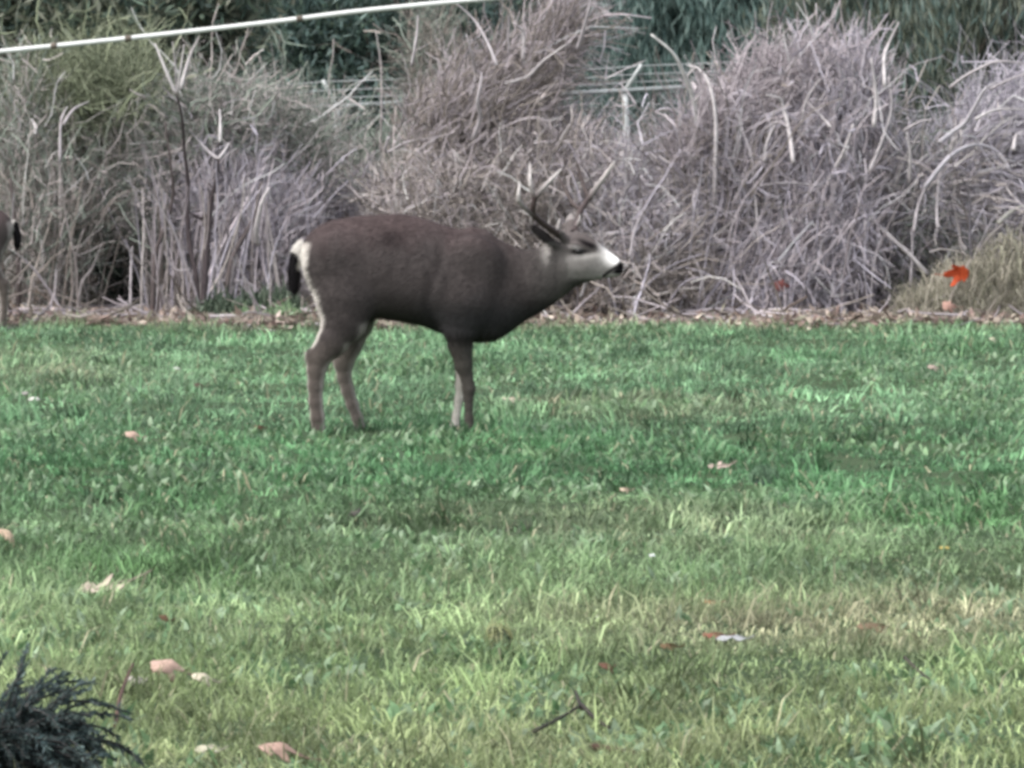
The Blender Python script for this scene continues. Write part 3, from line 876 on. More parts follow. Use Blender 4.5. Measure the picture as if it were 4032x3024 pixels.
fir_lab = ["dark fir tree behind the fence above the antlerless deer", "dark fir tree behind the olive broom bush", "dark fir tree behind the slanted fence arm over the buck's rump",
           "dark fir tree behind the fence over the buck's back", "dark fir tree behind the leaning plume of dried vine", "dark fir tree behind the blue-green broom",
           "dark fir tree behind the tall pale bramble mound", "dark fir tree behind the olive-green tall broom"]
for q, (px, Y, ht, r) in enumerate([(-250, 69, 9, 2.3), (420, 72, 11, 2.5), (1000, 67, 9, 2.2), (1560, 70, 10, 2.3), (2150, 68, 10, 2.3), (2750, 71, 11, 2.4), (3350, 68, 9, 2.3), (3980, 70, 10, 2.4)]):
    fir(px, Y, ht, r, 40 + q, fir_lab[q])
SH = [
 ("broom_bush", "tall dark olive evergreen bush above the white cable", "bush", [w_ell(330, 40, 46, 520, .9, 330), w_ell(780, 10, 46.5, 330, .8, 300), w_ell(0, 100, 46.2, 250, .7, 420)], 24000, .13, .035, OL + DK, (0, -.1, .2), 1, .8, 220),
 ("broom_bush", "dark green bush behind barbed wire strands above the buck's back", "bush", [w_ell(1250, 60, 62.5, 420, 1., 330), w_ell(1700, 60, 63, 330, 1., 350), w_ell(1450, 420, 62, 560, .6, 200)], 22000, .14, .035, BL + DK, (0, 0, .6), 2, .6, 220),
 ("broom_bush", "blue-green upright broom between dried vine plume and pale bramble mound", "bush", [w_ell(2560, 160, 62.5, 360, 1., 360), w_ell(2950, 120, 62, 330, 1., 420), w_ell(2600, 470, 61.5, 420, .5, 180)], 26000, .17, .026, BL, (0, 0, 1.1), 3, .35, 240),
 ("broom_bush", "olive-green tall broom rising behind the arching bramble canes", "bush", [w_ell(3560, 120, 45.5, 330, .7, 380), w_ell(3900, 80, 45, 330, .7, 420), w_ell(3300, 40, 46, 260, .6, 300), w_ell(3650, 520, 45, 300, .5, 300)], 30000, .15, .016, OL + GG + BL, (0, 0, 1.2), 4, .35, 260),
]
for (nm, lab, cat, ells, n, L, W, pal, up, seed, spread, cl) in SH:
    evergreen(nm, lab, cat, ells, n, L, W, pal, up, seed, spread, cl)
wood = np.random.default_rng(77)
n = 36000
P = np.stack([wood.uniform(-14, 14, n), wood.uniform(74, 84, n), wood.random(n) ** 1.2 * 9], -1)
P[:, 2] += gh(P[:, 0], P[:, 1])
D = wood.normal(0, 1, (n, 3))
V, Q, C = leaf_quads(wood, P, D, wood.uniform(.2, .5, n), wood.uniform(.1, .22, n), pick(wood, DK + BL, n) * (.6 + .8 * vnoise(P[:, 0], P[:, 2], 1.1))[:, None])
o = mk("far_woodland", V, [Q], M_LEAF, None, C)
tag(o, "dark far woodland closing the view behind the fir trees", "woodland", kind="stuff")

# ------------------------------------------------------------------ dead brush along the lawn's edge
PALE = [(0.371, 0.334, 0.349), (0.334, 0.298, 0.314), (0.413, 0.372, 0.387), (0.292, 0.259, 0.27)]
LILAC = [(0.391, 0.368, 0.413), (0.348, 0.325, 0.368), (0.446, 0.42, 0.462), (0.294, 0.273, 0.31)]
TAN = [(0.223, 0.197, 0.176), (0.195, 0.17, 0.153), (0.252, 0.224, 0.202), (0.166, 0.145, 0.131)]
GREYB = [(0.37, 0.333, 0.32), (0.423, 0.383, 0.367), (0.308, 0.275, 0.266), (0.47, 0.425, 0.409)]
OLV = [(0.148, 0.169, 0.11), (0.191, 0.217, 0.141), (0.113, 0.129, 0.085), (0.233, 0.253, 0.177)]
SHADEG = [(.030, .045, .038), (.045, .065, .052), (.02, .03, .028)]  # near-black greens standing in for shade in the brush hollows
DARKB = [(.06, .05, .048), (.085, .07, .066)]

def brush(name, label, cat, base_px, Y, clouds, stems=(), canes=None, seed=0, group=None):
    """base_px: columns where it is rooted; clouds: dicts of twig clouds; stems: hand-placed branches; canes: arching canes from the ground"""
    rng = np.random.default_rng(1000 + seed)
    s_ = FPX / Y
    bx = np.mean(base_px); bw = gpt(bx, 1270)
    base = np.array([at(bx, 1270, Y)[0], Y, 0.0]); base[2] = float(gh(base[0], Y))
    root = empty(name, base)
    tag(root, label, cat, group)
    a = Acc()
    big = [dict(cl, n=max(14, int(cl['n'] * .018)), r=cl.get('r', .003) * 2.0, L=cl['L'] * 1.7, k=6, side=5, stout=1.0, wig=.22, tint=1.02) for cl in clouds]
    hol = [(470, 1090, 120, 110), (3640, 1060, 110, 90), (2330, 1120, 90, 50), (1010, 1180, 120, 40)]
    def clear(P):
        u = P[:, 0] / P[:, 1] * FPX + 2016; v = HORIZON + (CAMH - P[:, 2]) / P[:, 1] * FPX
        k_ = np.ones(len(P), bool)
        for hx, hy, rx, ry in hol:
            k_ &= ((u - hx) / rx) ** 2 + ((v - hy) / ry) ** 2 > rng.uniform(.5, 1.2, len(P))
        return k_
    for cl in clouds + big:
        n = int(cl['n'] * 1.36)
        P0, d = ell_pts(rng, cl['e'], n, cl.get('shell', .72))
        kp = clear(P0); P0, d = P0[kp], d[kp]; n = len(P0)
        g = gh(P0[:, 0], P0[:, 1])
        P0[:, 2] = np.maximum(P0[:, 2], g + .01)
        H = np.array([cl['dir'][0], 0, cl['dir'][1]]) + rng.normal(0, 1, (n, 3)) * cl['spread'] * np.array([1, .8, 1]) + d * cl.get('out', .2)
        flip = rng.random(n) < cl.get('flip', 0)
        H[flip] *= -1
        L = cl['L'] * rng.uniform(.45, 1.5, n)
        P = grow(rng, P0, H, L, cl.get('k', 4), cl.get('droop', .3), cl.get('wig', .34))
        gg = gh(P[..., 0], P[..., 1])
        P[..., 2] = np.maximum(P[..., 2], gg + .005)
        r = cl.get('r', .003) * .9 * rng.lognormal(0, .4, n)
        r = np.minimum(r, .0075)
        stout = rng.random(n) < cl.get('stout', .13)
        stout[:1] = True
        Cn = pick(rng, cl['pal'], n, .15) * cl.get('tint', 1.0)
        Cn = np.minimum(Cn, .46)
        V, Q, C = tubes(P[stout], taper(int(stout.sum()), P.shape[1], r[stout], r[stout] * .45), Cn[stout], 3)
        a.add(V, Q, C)
        if (~stout).any():
            V, Q, C = ribbons(rng, P[~stout], r[~stout] * .52, Cn[~stout] * 1.05)
            a.add(V, Q, C)
        # side twigs
        m = int(n * cl.get('side', 1.0))
        if m:
            k = rng.integers(0, n, m); j = rng.integers(1, P.shape[1] - 1, m)
            q0 = P[k, j]
            tdir = P[k, j + 1] - P[k, j]; tdir /= np.linalg.norm(tdir, axis=1, keepdims=True) + 1e-9
            H = tdir + rng.normal(0, .8, (m, 3))
            PP = grow(rng, q0, H, cl['L'] * rng.uniform(.12, .4, m), 3, cl.get('droop', .3), .3)
            PP[..., 2] = np.maximum(PP[..., 2], gh(PP[..., 0], PP[..., 1]) + .005)
            rr = cl.get('r', .003) * .42 * rng.lognormal(0, .3, m)
            PP = PP[:, ::1]
            V, Q, C = ribbons(rng, PP, rr, pick(rng, cl['pal'], m, .15))
            a.add(V, Q, C)
    if canes:
        for cn in canes:
            n = cn['n']
            c0 = np.array([at(p, 1270, Y)[0] for p in rng.uniform(cn['px'][0], cn['px'][1], n)])
            Yb = Y + rng.normal(0, cn.get('dy', .35), n)
            P0 = np.stack([c0, Yb, gh(c0, Yb) - .02], -1)
            P0 = P0[clear(P0 + [0, 0, .25])]; n = len(P0)
            H = np.stack([rng.normal(cn['dir'], cn['spread'], n), rng.normal(0, .25, n), np.ones(n)], -1)
            P = grow(rng, P0, H, cn['L'] * rng.uniform(.6, 1.25, n), 10, cn['droop'] * rng.uniform(.5, 1.4, n), cn.get('wig', .08))
            P[..., 2] = np.maximum(P[..., 2], gh(P[..., 0], P[..., 1]) - .02)
            r = cn['r'] * rng.lognormal(0, .25, n)
            V, Q, C = tubes(P, taper(n, 10, r, r * .4), pick(rng, cn['pal'], n, .2), 4)
            a.add(V, Q, C)
    tw = a.build("twigs", M_BARK, root); tw["kind"] = "stuff"
    for st in stems:
        pts, wid, col = st
        ph = rng.uniform(0, 6.28); yy = Y - .45 + rng.uniform(-.15, .15)
        W = [at(p[0], p[1], yy + .12 * sin(ph + i * .8)) for i, p in enumerate(pts)]
        if pts[-1][1] > 1170:                        # reaches the ground
            W[-1][2] = float(gh(W[-1][0], W[-1][1])) - .03
        wid = wid * (1.35 if col[0] < .2 else 1.0)
        tube_obj("branch", W, [wid * .9 / s_ / 2 * v for v in (.35, .8, 1)] if pts[0][1] < pts[-1][1] else [wid * .9 / s_ / 2 * v for v in (1, .8, .35)], M_BARK, root, col, max(8, 4 * len(pts)), 6)
    return root

def E(px, py, Y, rx, ry, rz): return w_ell(px, py, Y, rx, ry, rz)
P1, P2, P3, D1, D2 = (.46, .43, .43), (.38, .35, .36), (.33, .30, .29), (.05, .04, .042), (.095, .078, .076)
# A: olive broom over brown twigs, far left
brush("broom_shrub", "brown twiggy shrub with olive top beside the antlerless deer's rump", "shrub", (60, 420), 40.2, [
    dict(e=[E(230, 870, 40.2, 330, .8, 420), E(80, 1000, 40, 260, .7, 330)], n=2600, L=.30, dir=(.05, 1), spread=.7, pal=GREYB + TAN + GG, r=.0042, droop=.2),
    dict(e=[E(430, 380, 40.6, 320, .7, 260), E(200, 420, 40.5, 230, .6, 260)], n=2800, L=.24, dir=(.0, 1), spread=.6, pal=OLV, r=.0040, droop=.5, out=.5),
    dict(e=[E(560, 800, 40.6, 240, .7, 330)], n=1700, L=.28, dir=(.1, 1), spread=.75, pal=GREYB + GG, r=.0038),
    dict(e=[E(60, 640, 40.2, 200, .6, 420)], n=800, L=.35, dir=(.1, 1), spread=.5, pal=GREYB + GG, r=.0042),
], stems=[
    ([(236, 640), (236, 733), (240, 977), (228, 1100), (220, 1230)], 24, P3), ([(122, 890), (150, 915), (163, 950), (167, 995)], 15, P1),
    ([(40, 700), (60, 900), (75, 1060), (70, 1260)], 22, D2), ([(265, 420), (240, 480), (236, 640)], 14, P2), ([(350, 400), (290, 430), (250, 490)], 13, P2),
    ([(330, 900), (300, 1010), (290, 1130), (262, 1250)], 18, P3), ([(400, 960), (360, 1060), (320, 1120), (300, 1260)], 15, P3), ([(125, 470), (140, 500), (138, 530)], 20, P1),
    ([(520, 970), (515, 1080), (512, 1200)], 14, P2), ([(0, 1000), (20, 1120), (30, 1260)], 16, D2), ([(180, 1000), (200, 1100), (190, 1260)], 17, P3),
], canes=[dict(n=110, px=(-60, 620), dir=.05, spread=.18, L=.95, droop=.35, r=.0065, pal=GREYB + TAN)], seed=1)
# B: multi-stemmed shrub with dark stems
brush("bare_shrub", "bare upright shrub with several dark forking stems behind the lawn", "shrub", (640, 960), 39.9, [
    dict(e=[E(860, 880, 40.3, 300, .5, 320), E(1050, 960, 40.2, 230, .5, 230)], n=3000, L=.28, dir=(.12, 1), spread=.45, pal=LILAC + PALE, r=.0050, droop=.1),
    dict(e=[E(760, 560, 40.4, 230, .5, 260), E(900, 480, 40.4, 220, .5, 200)], n=1700, L=.28, dir=(.05, 1), spread=.75, pal=GG + GREYB, r=.0042),
    dict(e=[E(640, 900, 40.4, 190, .4, 380)], n=1100, L=.3, dir=(0, 1), spread=.6, pal=GREYB + GG, r=.0042),
    dict(e=[E(1120, 620, 40.9, 300, .5, 220)], n=1000, L=.36, dir=(.1, 1), spread=.5, pal=GG + GREYB, r=.0042),
    dict(e=[E(1020, 1130, 40.2, 240, .5, 100)], n=700, L=.3, dir=(1, .1), spread=.5, flip=.5, pal=GREYB + PALE, r=.0046),
], stems=[
    ([(692, 366), (716, 456), (724, 570), (741, 733), (737, 830), (749, 977), (773, 1091), (781, 1236)], 17, D1),
    ([(863, 619), (846, 733), (830, 798), (818, 936), (806, 1099), (800, 1240)], 24, D1), ([(903, 562), (880, 600), (863, 622)], 15, P1),
    ([(745, 510), (781, 553), (830, 605), (863, 625)], 12, P2), ([(1030, 715), (1017, 760), (997, 863), (920, 1001), (899, 1099), (879, 1275)], 16, D2),
    ([(651, 480), (676, 684), (680, 781), (640, 920), (610, 1017), (598, 1240)], 15, D2), ([(610, 171), (650, 270), (692, 370)], 16, P1),
    ([(725, 175), (712, 270), (698, 370)], 14, P1), ([(781, 150), (745, 230), (712, 350)], 17, P1), ([(680, 165), (690, 260), (695, 360)], 10, P2),
    ([(865, 430), (868, 500), (866, 560)], 16, P1), ([(716, 1150), (735, 1210), (757, 1262)], 20, P3), ([(940, 880), (925, 1010), (905, 1150), (880, 1270)], 18, P2),
    ([(980, 700), (985, 860), (1000, 960)], 22, P2), ([(1060, 740), (1030, 800), (1010, 900), (1015, 960)], 26, P1), ([(850, 1000), (862, 1110), (858, 1240)], 14, P1),
    ([(560, 740), (566, 900), (560, 1060), (555, 1230)], 13, P3), ([(800, 1130), (900, 1105), (1000, 1130), (1100, 1180)], 13, P2),
    ([(735, 830), (790, 860), (812, 850)], 13, D1), ([(640, 980), (690, 1060), (750, 1060)], 10, P2),
], canes=[dict(n=150, px=(560, 1130), dir=.02, spread=.13, L=.95, droop=.2, r=.006, pal=LILAC + GREYB + PALE)], seed=2)
# C: soft grey-green scrub behind the buck's rump and back
brush("grey_green_scrub", "soft grey-green scrub in the gap under the wire fence", "scrub", (1100, 1750), 42.5, [
    dict(e=[E(1250, 840, 42.5, 330, .5, 200), E(1560, 840, 42.3, 340, .5, 210)], n=3600, L=.24, dir=(.15, 1), spread=.75, pal=GG + GREYB, r=.0042, droop=.3),
    dict(e=[E(1130, 640, 43, 230, .4, 110), E(1550, 640, 43, 230, .4, 110)], n=1300, L=.22, dir=(.1, 1), spread=.45, pal=GG, r=.0042),
    dict(e=[E(1690, 330, 43.2, 110, .4, 300)], n=900, L=.3, dir=(.1, 1), spread=.5, pal=GG + TAN, r=.0042),
    dict(e=[E(1300, 960, 41.4, 420, .5, 250)], n=2400, L=.3, dir=(0, 1), spread=.6, pal=GREYB + LILAC, r=.0046),
], stems=[
    ([(1480, 120), (1500, 260), (1502, 420), (1498, 600)], 10, P3), ([(1230, 520), (1270, 560)], 14, P1), ([(1155, 610), (1160, 650)], 18, P1),
    ([(1120, 640), (1050, 700), (1020, 790)], 16, P2), ([(1410, 700), (1416, 760)], 14, P1), ([(1280, 650), (1310, 690)], 18, P1), ([(1640, 120), (1630, 200)], 8, P2),
], canes=[dict(n=120, px=(1040, 1760), dir=.05, spread=.2, L=.85, droop=.4, r=.0055, pal=GG + GREYB)], seed=3)
# D: dried vine plume leaning up to the right
brush("dried_vine", "pinkish-grey plume of dried vine leaning up behind the antlers", "vine", (1700, 2300), 40.4, [
    dict(e=[E(1720, 560, 40.4, 200, .4, 230), E(1900, 480, 40.4, 260, .5, 240), E(2060, 320, 40.5, 190, .4, 190), E(2190, 130, 40.6, 120, .4, 170)], n=2900, L=.36, dir=(.75, 1), spread=.30, pal=PALE + TAN, r=.0042, droop=.25),
    dict(e=[E(1800, 820, 40.1, 380, .6, 240), E(2150, 760, 40.1, 330, .6, 280)], n=3800, L=.26, dir=(.15, 1), spread=.75, pal=TAN + PALE + GREYB, r=.0044, droop=.4),
    dict(e=[E(2150, 1050, 40., 420, .6, 220), E(1800, 1060, 40., 330, .5, 200)], n=2400, L=.34, dir=(.1, 1), spread=.6, pal=GREYB + TAN, r=.0046),
    dict(e=[E(2170, 640, 40.6, 200, .4, 150)], n=1100, L=.3, dir=(.1, 1), spread=.6, pal=GREYB + LILAC, r=.0038),
], stems=[
    ([(1897, 285), (1890, 340), (1879, 405), (1890, 463), (1861, 550)], 20, P2), ([(1836, 135), (1856, 200), (1866, 250), (1872, 304), (1853, 380)], 16, P2),
    ([(1796, 12), (1868, 80), (1919, 166), (1957, 258)], 14, P2), ([(2326, -10), (2312, 60), (2295, 123), (2273, 195)], 17, P2),
    ([(1788, 600), (1800, 690), (1785, 785)], 16, P1), ([(2244, 490), (2220, 530), (2193, 590)], 16, P1), ([(1868, 636), (1872, 709), (1911, 738)], 13, P1),
    ([(1780, 590), (1835, 640)], 12, P1), ([(1530, 540), (1520, 600), (1600, 560), (1720, 540)], 13, P2), ([(1640, 600), (1700, 555), (1750, 520)], 12, P2),
    ([(2020, 90), (2060, 130), (2058, 240)], 18, P1), ([(1990, 330), (2080, 300), (2140, 240), (2250, 160)], 16, P1), ([(2000, 120), (2005, 200)], 10, P2),
    ([(1645, 60), (1640, 150), (1620, 260)], 12, P2), ([(1950, 640), (2010, 620), (2070, 640)], 10, P1),
    ([(2030, 730), (2040, 850), (2035, 1000)], 13, P1), ([(1985, 800), (1975, 900), (1990, 980)], 15, D2),
], canes=[dict(n=150, px=(1480, 2300), dir=.22, spread=.2, L=1.05, droop=.45, r=.0058, pal=PALE + TAN + GREYB)], seed=4)
# E: low rounded tangle beside the muzzle
brush("bramble_tangle", "low rounded tangle of grey bramble beyond the buck's muzzle", "bramble", (2350, 2700), 39.9, [
    dict(e=[E(2420, 740, 40., 220, .5, 190), E(2520, 960, 39.8, 300, .5, 260)], n=3600, L=.26, dir=(.1, 1), spread=.8, pal=LILAC + PALE + GREYB, r=.0044, droop=.6, out=.4),
    dict(e=[E(2560, 1120, 39.6, 330, .4, 130)], n=1100, L=.3, dir=(.6, .4), spread=.6, pal=GREYB + TAN, r=.0050),
], stems=[
    ([(2660, 960), (2611, 1025), (2500, 1098), (2416, 1145)], 20, P2), ([(2450, 860), (2380, 900), (2330, 980)], 12, P2), ([(2420, 620), (2475, 640), (2500, 690)], 12, P1),
    ([(2290, 1170), (2310, 1090), (2318, 1030)], 14, P1), ([(2540, 820), (2500, 900), (2480, 1010)], 10, P2), ([(2720, 1000), (2760, 1080), (2780, 1250)], 15, P2),
], canes=[dict(n=110, px=(2250, 2760), dir=.1, spread=.3, L=.85, droop=.9, r=.0055, pal=LILAC + GREYB)], seed=5)
# F: big pale bramble mound with hanging canes
brush("bramble_mound", "tall pale bramble mound of hanging bleached canes with spiky top", "bramble", (2700, 3500), 40.1, [
    dict(e=[E(2720, 640, 40.1, 120, .4, 90), E(2840, 500, 40.2, 140, .45, 100), E(3000, 380, 40.3, 150, .4, 100), E(3150, 330, 40.3, 120, .4, 90)], n=3000, L=.28, dir=(.5, .75), spread=.28, pal=PALE, r=.0046, droop=.35),
    dict(e=[E(3290, 480, 40.1, 170, .45, 240), E(3390, 430, 40.1, 120, .4, 200), E(3240, 660, 40., 180, .45, 240)], n=3600, L=.36, dir=(.06, -1), spread=.2, flip=.5, pal=PALE + LILAC, r=.0052, droop=.1),
    dict(e=[E(2870, 850, 40.1, 330, .55, 330)], n=2600, L=.5, dir=(.05, 1), spread=.25, pal=PALE + LILAC + TAN, r=.0050, droop=.2),
    dict(e=[E(3250, 950, 39.8, 260, .5, 230), E(3050, 1080, 39.7, 330, .5, 160)], n=2600, L=.42, dir=(-.3, -1), spread=.35, flip=.35, pal=LILAC + PALE, r=.0054),
    dict(e=[E(3480, 860, 40.2, 200, .5, 250)], n=1300, L=.42, dir=(.2, 1), spread=.45, pal=LILAC + GREYB, r=.0046),
], stems=[
    ([(2563, 135), (2652, 212), (2701, 309), (2734, 407), (2750, 570), (2754, 705)], 25, (.50, .49, .47)), ([(2709, 258), (2758, 275), (2799, 350), (2819, 488), (2815, 732), (2819, 944)], 20, P1),
    ([(2702, 305), (2735, 270), (2755, 262)], 11, P1), ([(2740, 400), (2775, 340)], 10, P1), ([(3539, 88), (3500, 170), (3482, 228), (3484, 342)], 17, P1),
    ([(3018, 374), (3070, 388), (3090, 440), (3110, 530), (3124, 640)], 20, P1), ([(3230, 309), (3173, 399), (3150, 520), (3130, 590)], 13, P1), ([(3178, 400), (3246, 470), (3270, 500)], 13, P1),
    ([(3250, 480), (3190, 540), (3120, 620)], 16, P1), ([(3360, 488), (3327, 586), (3290, 660), (3254, 730)], 22, P1), ([(3262, 732), (3200, 860), (3132, 976)], 20, P1),
    ([(3290, 740), (3360, 773), (3420, 850), (3474, 903), (3580, 1001), (3653, 1080)], 20, P1), ([(3270, 740), (3275, 840), (3260, 960)], 16, P2), ([(3310, 745), (3350, 860), (3400, 960)], 13, P2),
    ([(3255, 735), (3100, 720), (2990, 730)], 12, P2), ([(3010, 510), (3060, 480), (3100, 500)], 9, P2), ([(3060, 470), (3020, 560), (3010, 640)], 12, P1), ([(3020, 600), (3050, 660)], 15, P1),
    ([(2970, 720), (2980, 850), (2985, 960)], 13, P1), ([(2630, 700), (2640, 860), (2650, 900)], 15, P1), ([(2960, 1080), (2955, 1150), (2990, 1235)], 18, P1),
    ([(2740, 1000), (2780, 1150), (2785, 1255)], 17, P2), ([(2920, 500), (2960, 620), (2970, 720)], 12, P2), ([(3430, 230), (3450, 380), (3440, 500)], 20, P1), ([(3500, 300), (3510, 430), (3470, 560), (3420, 680)], 16, P1),
    ([(2860, 950), (2900, 800), (2920, 700)], 9, P2), ([(3110, 1000), (3060, 1080), (3000, 1160)], 14, P2), ([(3470, 930), (3440, 1050), (3420, 1240)], 12, P2), ([(3070, 1000), (3100, 1120), (3120, 1240)], 16, P3),
], canes=[dict(n=170, px=(2640, 3500), dir=.05, spread=.22, L=1.15, droop=.8, r=.0062, pal=PALE + LILAC)], seed=6)
# G: arching lilac-grey canes at the right
brush("arching_bramble", "lilac-grey arching bramble canes above the grassy hump", "bramble", (3560, 4100), 40.0, [
    dict(e=[E(3880, 600, 40.2, 230, .5, 200), E(4000, 480, 40.2, 150, .5, 180)], n=1700, L=.5, dir=(.8, .7), spread=.35, pal=LILAC, r=.0048, droop=.9),
    dict(e=[E(3780, 780, 40.1, 300, .5, 240)], n=1900, L=.42, dir=(.8, .15), spread=.45, pal=LILAC + GREYB, r=.0048, droop=.5),
    dict(e=[E(3620, 900, 40.2, 200, .5, 300)], n=1000, L=.4, dir=(.2, 1), spread=.5, pal=LILAC + GG, r=.0044),
    dict(e=[E(3720, 1080, 40., 300, .4, 160)], n=900, L=.34, dir=(.6, .5), spread=.6, pal=GG + GREYB, r=.0046),
], stems=[
    ([(3640, 740), (3711, 647), (3765, 598), (3833, 570), (3896, 580), (3942, 611), (3978, 672)], 19, (.42, .40, .43)), ([(3700, 560), (3743, 525), (3797, 485), (3838, 421), (3878, 353), (3923, 322)], 22, (.40, .38, .40)),
    ([(3740, 345), (3800, 300), (3878, 259), (3942, 240), (4060, 255)], 15, P2), ([(3840, 470), (3923, 432), (4060, 432)], 15, P1), ([(3990, 590), (4005, 530), (4060, 515)], 18, P1),
    ([(3598, 910), (3616, 806), (3655, 715)], 14, P2), ([(3571, 520), (3584, 610), (3580, 715)], 15, P1), ([(3900, 350), (3960, 320), (4060, 280)], 13, P2), ([(3560, 515), (3620, 480), (3675, 470)], 12, P2),
    ([(3590, 830), (3750, 818), (3850, 820), (3900, 860)], 15, P2), ([(3780, 760), (3830, 770), (3960, 750)], 12, P2), ([(3590, 900), (3592, 1000), (3585, 1120)], 13, P2),
    ([(3690, 900), (3690, 780), (3705, 650)], 12, P2), ([(3930, 880), (3985, 830), (4060, 800)], 22, (.40, .39, .35)), ([(3850, 1000), (3900, 930), (3950, 880)], 16, P3), ([(3740, 640), (3752, 560), (3770, 540)], 18, P1),
], canes=[dict(n=110, px=(3520, 4200), dir=.25, spread=.35, L=1.25, droop=1.5, r=.0068, pal=LILAC + GREYB)], seed=7)

# grassy hump under the arching canes
def tuft(name, label, cat, ells, n, L, W, pal, lean, seed, dirx=0):
    rng = np.random.default_rng(seed)
    base = np.array([np.mean([e[0] for e in ells]), np.mean([e[1] for e in ells]), 0.0]); base[2] = float(gh(base[0], base[1]))
    root = empty(name, base); tag(root, label, cat)
    k = rng.integers(0, len(ells), n); Ee = np.array(ells)[k]
    th_, r = rng.uniform(0, 2 * pi, n), np.sqrt(rng.random(n))
    X = Ee[:, 0] + np.cos(th_) * r * Ee[:, 3]; Y = Ee[:, 1] + np.sin(th_) * r * Ee[:, 4]
    ztop = Ee[:, 2] + Ee[:, 5] * np.sqrt(np.clip(1 - r * r, 0, 1))
    Z = np.maximum(gh(X, Y), ztop * rng.uniform(.05, 1.0, n) - .04)
    V, Q, T, C = blades(rng, X, Y, L * rng.uniform(.5, 1.4, n), W * rng.uniform(.6, 1.4, n), rng.uniform(0, 6.28, n), np.abs(rng.normal(lean, .4, n)).clip(0, 2.2), pick(rng, pal, n, .25), Z, .9)
    a = Acc(); a.add(V, Q, C, T)
    o = a.build("blades", M_DEAD, root); o["kind"] = "stuff"
    return root
tuft("dry_grass_hump", "shaggy straw-coloured grass hump holding the orange leaf", "grass hump", [E(3800, 1250, 39.3, 180, .3, 230), E(3980, 1250, 39.4, 190, .3, 330), E(3650, 1260, 39.2, 110, .25, 110)], 7000, .2, .007,
     [(.36, .335, .275), (.43, .40, .33), (.27, .255, .205), (.30, .295, .22)], 1.0, 21)
tuft("leafy_weed", "pale green leafy weed at the brush edge under the buck's tail", "weed", [E(1130, 1275, 38.7, 90, .2, 60), E(1000, 1280, 38.8, 70, .15, 40)], 420, .12, .022,
     [(.20, .30, .16), (.26, .34, .22), (.13, .21, .11)], .7, 22)
tuft("fern_clump", "dark green undergrowth tuft at the foot of the bare shrub", "undergrowth", [E(880, 1230, 39.2, 120, .2, 60), E(1080, 1210, 39.3, 120, .2, 80)], 900, .14, .016,
     [(.05, .075, .05), (.08, .11, .075), (.12, .15, .11)], .8, 23)

evergreen("shade_bush", "dark low foliage added as shade in the hollow of the brown twiggy shrub", "undergrowth", [w_ell(470, 1100, 41.2, 230, .25, 180)], 5000, .09, .03, SHADEG, (0, -.2, .3), 61, .8, 60)  # dark leaves added so the hollow looks shaded
evergreen("shade_bush", "dark green foliage added as shade below the arching bramble canes", "undergrowth", [w_ell(3640, 1060, 41.0, 260, .25, 190)], 5000, .09, .03, SHADEG, (0, -.2, .3), 62, .8, 60)  # added dark leaves stand in for the shadow under the canes

# ------------------------------------------------------------------ litter strip
def litter():
    rng = np.random.default_rng(31)
    n = 9000
    X = rng.uniform(-4.2, 4.2, n); Y = edge_y(X) + rng.gamma(2.0, .28, n) - .12
    C = pick(rng, [(.36, .30, .25), (.26, .20, .165), (.47, .41, .34), (.23, .165, .145), (.15, .115, .10), (.40, .33, .29), (.30, .29, .22)], n, .25)
    D = rng.normal(0, 1, (n, 3)) * np.array([1, 1, .55])
    P = np.stack([X, Y, gh(X, Y) + rng.uniform(.005, .05, n)], -1)
    V, Q, Cc = leaf_quads(rng, P, D, rng.uniform(.03, .11, n), rng.uniform(.012, .04, n), C)
    V[:, 2] = np.maximum(V[:, 2], gh(V[:, 0], V[:, 1]) + .002)
    o = mk("leaf_litter", V, [Q], M_DEAD, None, Cc)
    tag(o, "tan and brown dead leaves strewn along the foot of the brush", "leaf litter", kind="stuff")
    m = 800
    X = rng.uniform(-4.2, 4.2, m); Y = edge_y(X) + rng.gamma(2.0, .3, m) - .05
    P0 = np.stack([X, Y, gh(X, Y) + rng.uniform(.01, .07, m)], -1)
    H = rng.normal(0, 1, (m, 3)) * np.array([1, .7, .25])
    PP = grow(rng, P0, H, rng.uniform(.1, .5, m), 5, .1, .12)
    PP[..., 2] = np.maximum(PP[..., 2], gh(PP[..., 0], PP[..., 1]) + .006)
    r = rng.uniform(.004, .011, m)
    V, Q, Cc = tubes(PP, taper(m, 5, r, r * .6), pick(rng, PALE + TAN + [(.12, .095, .08)], m), 5)
    o = mk("fallen_sticks", V, [Q], M_BARK, None, Cc)
    tag(o, "broken grey sticks lying in the dead leaves below the brush", "sticks", kind="stuff")
litter()

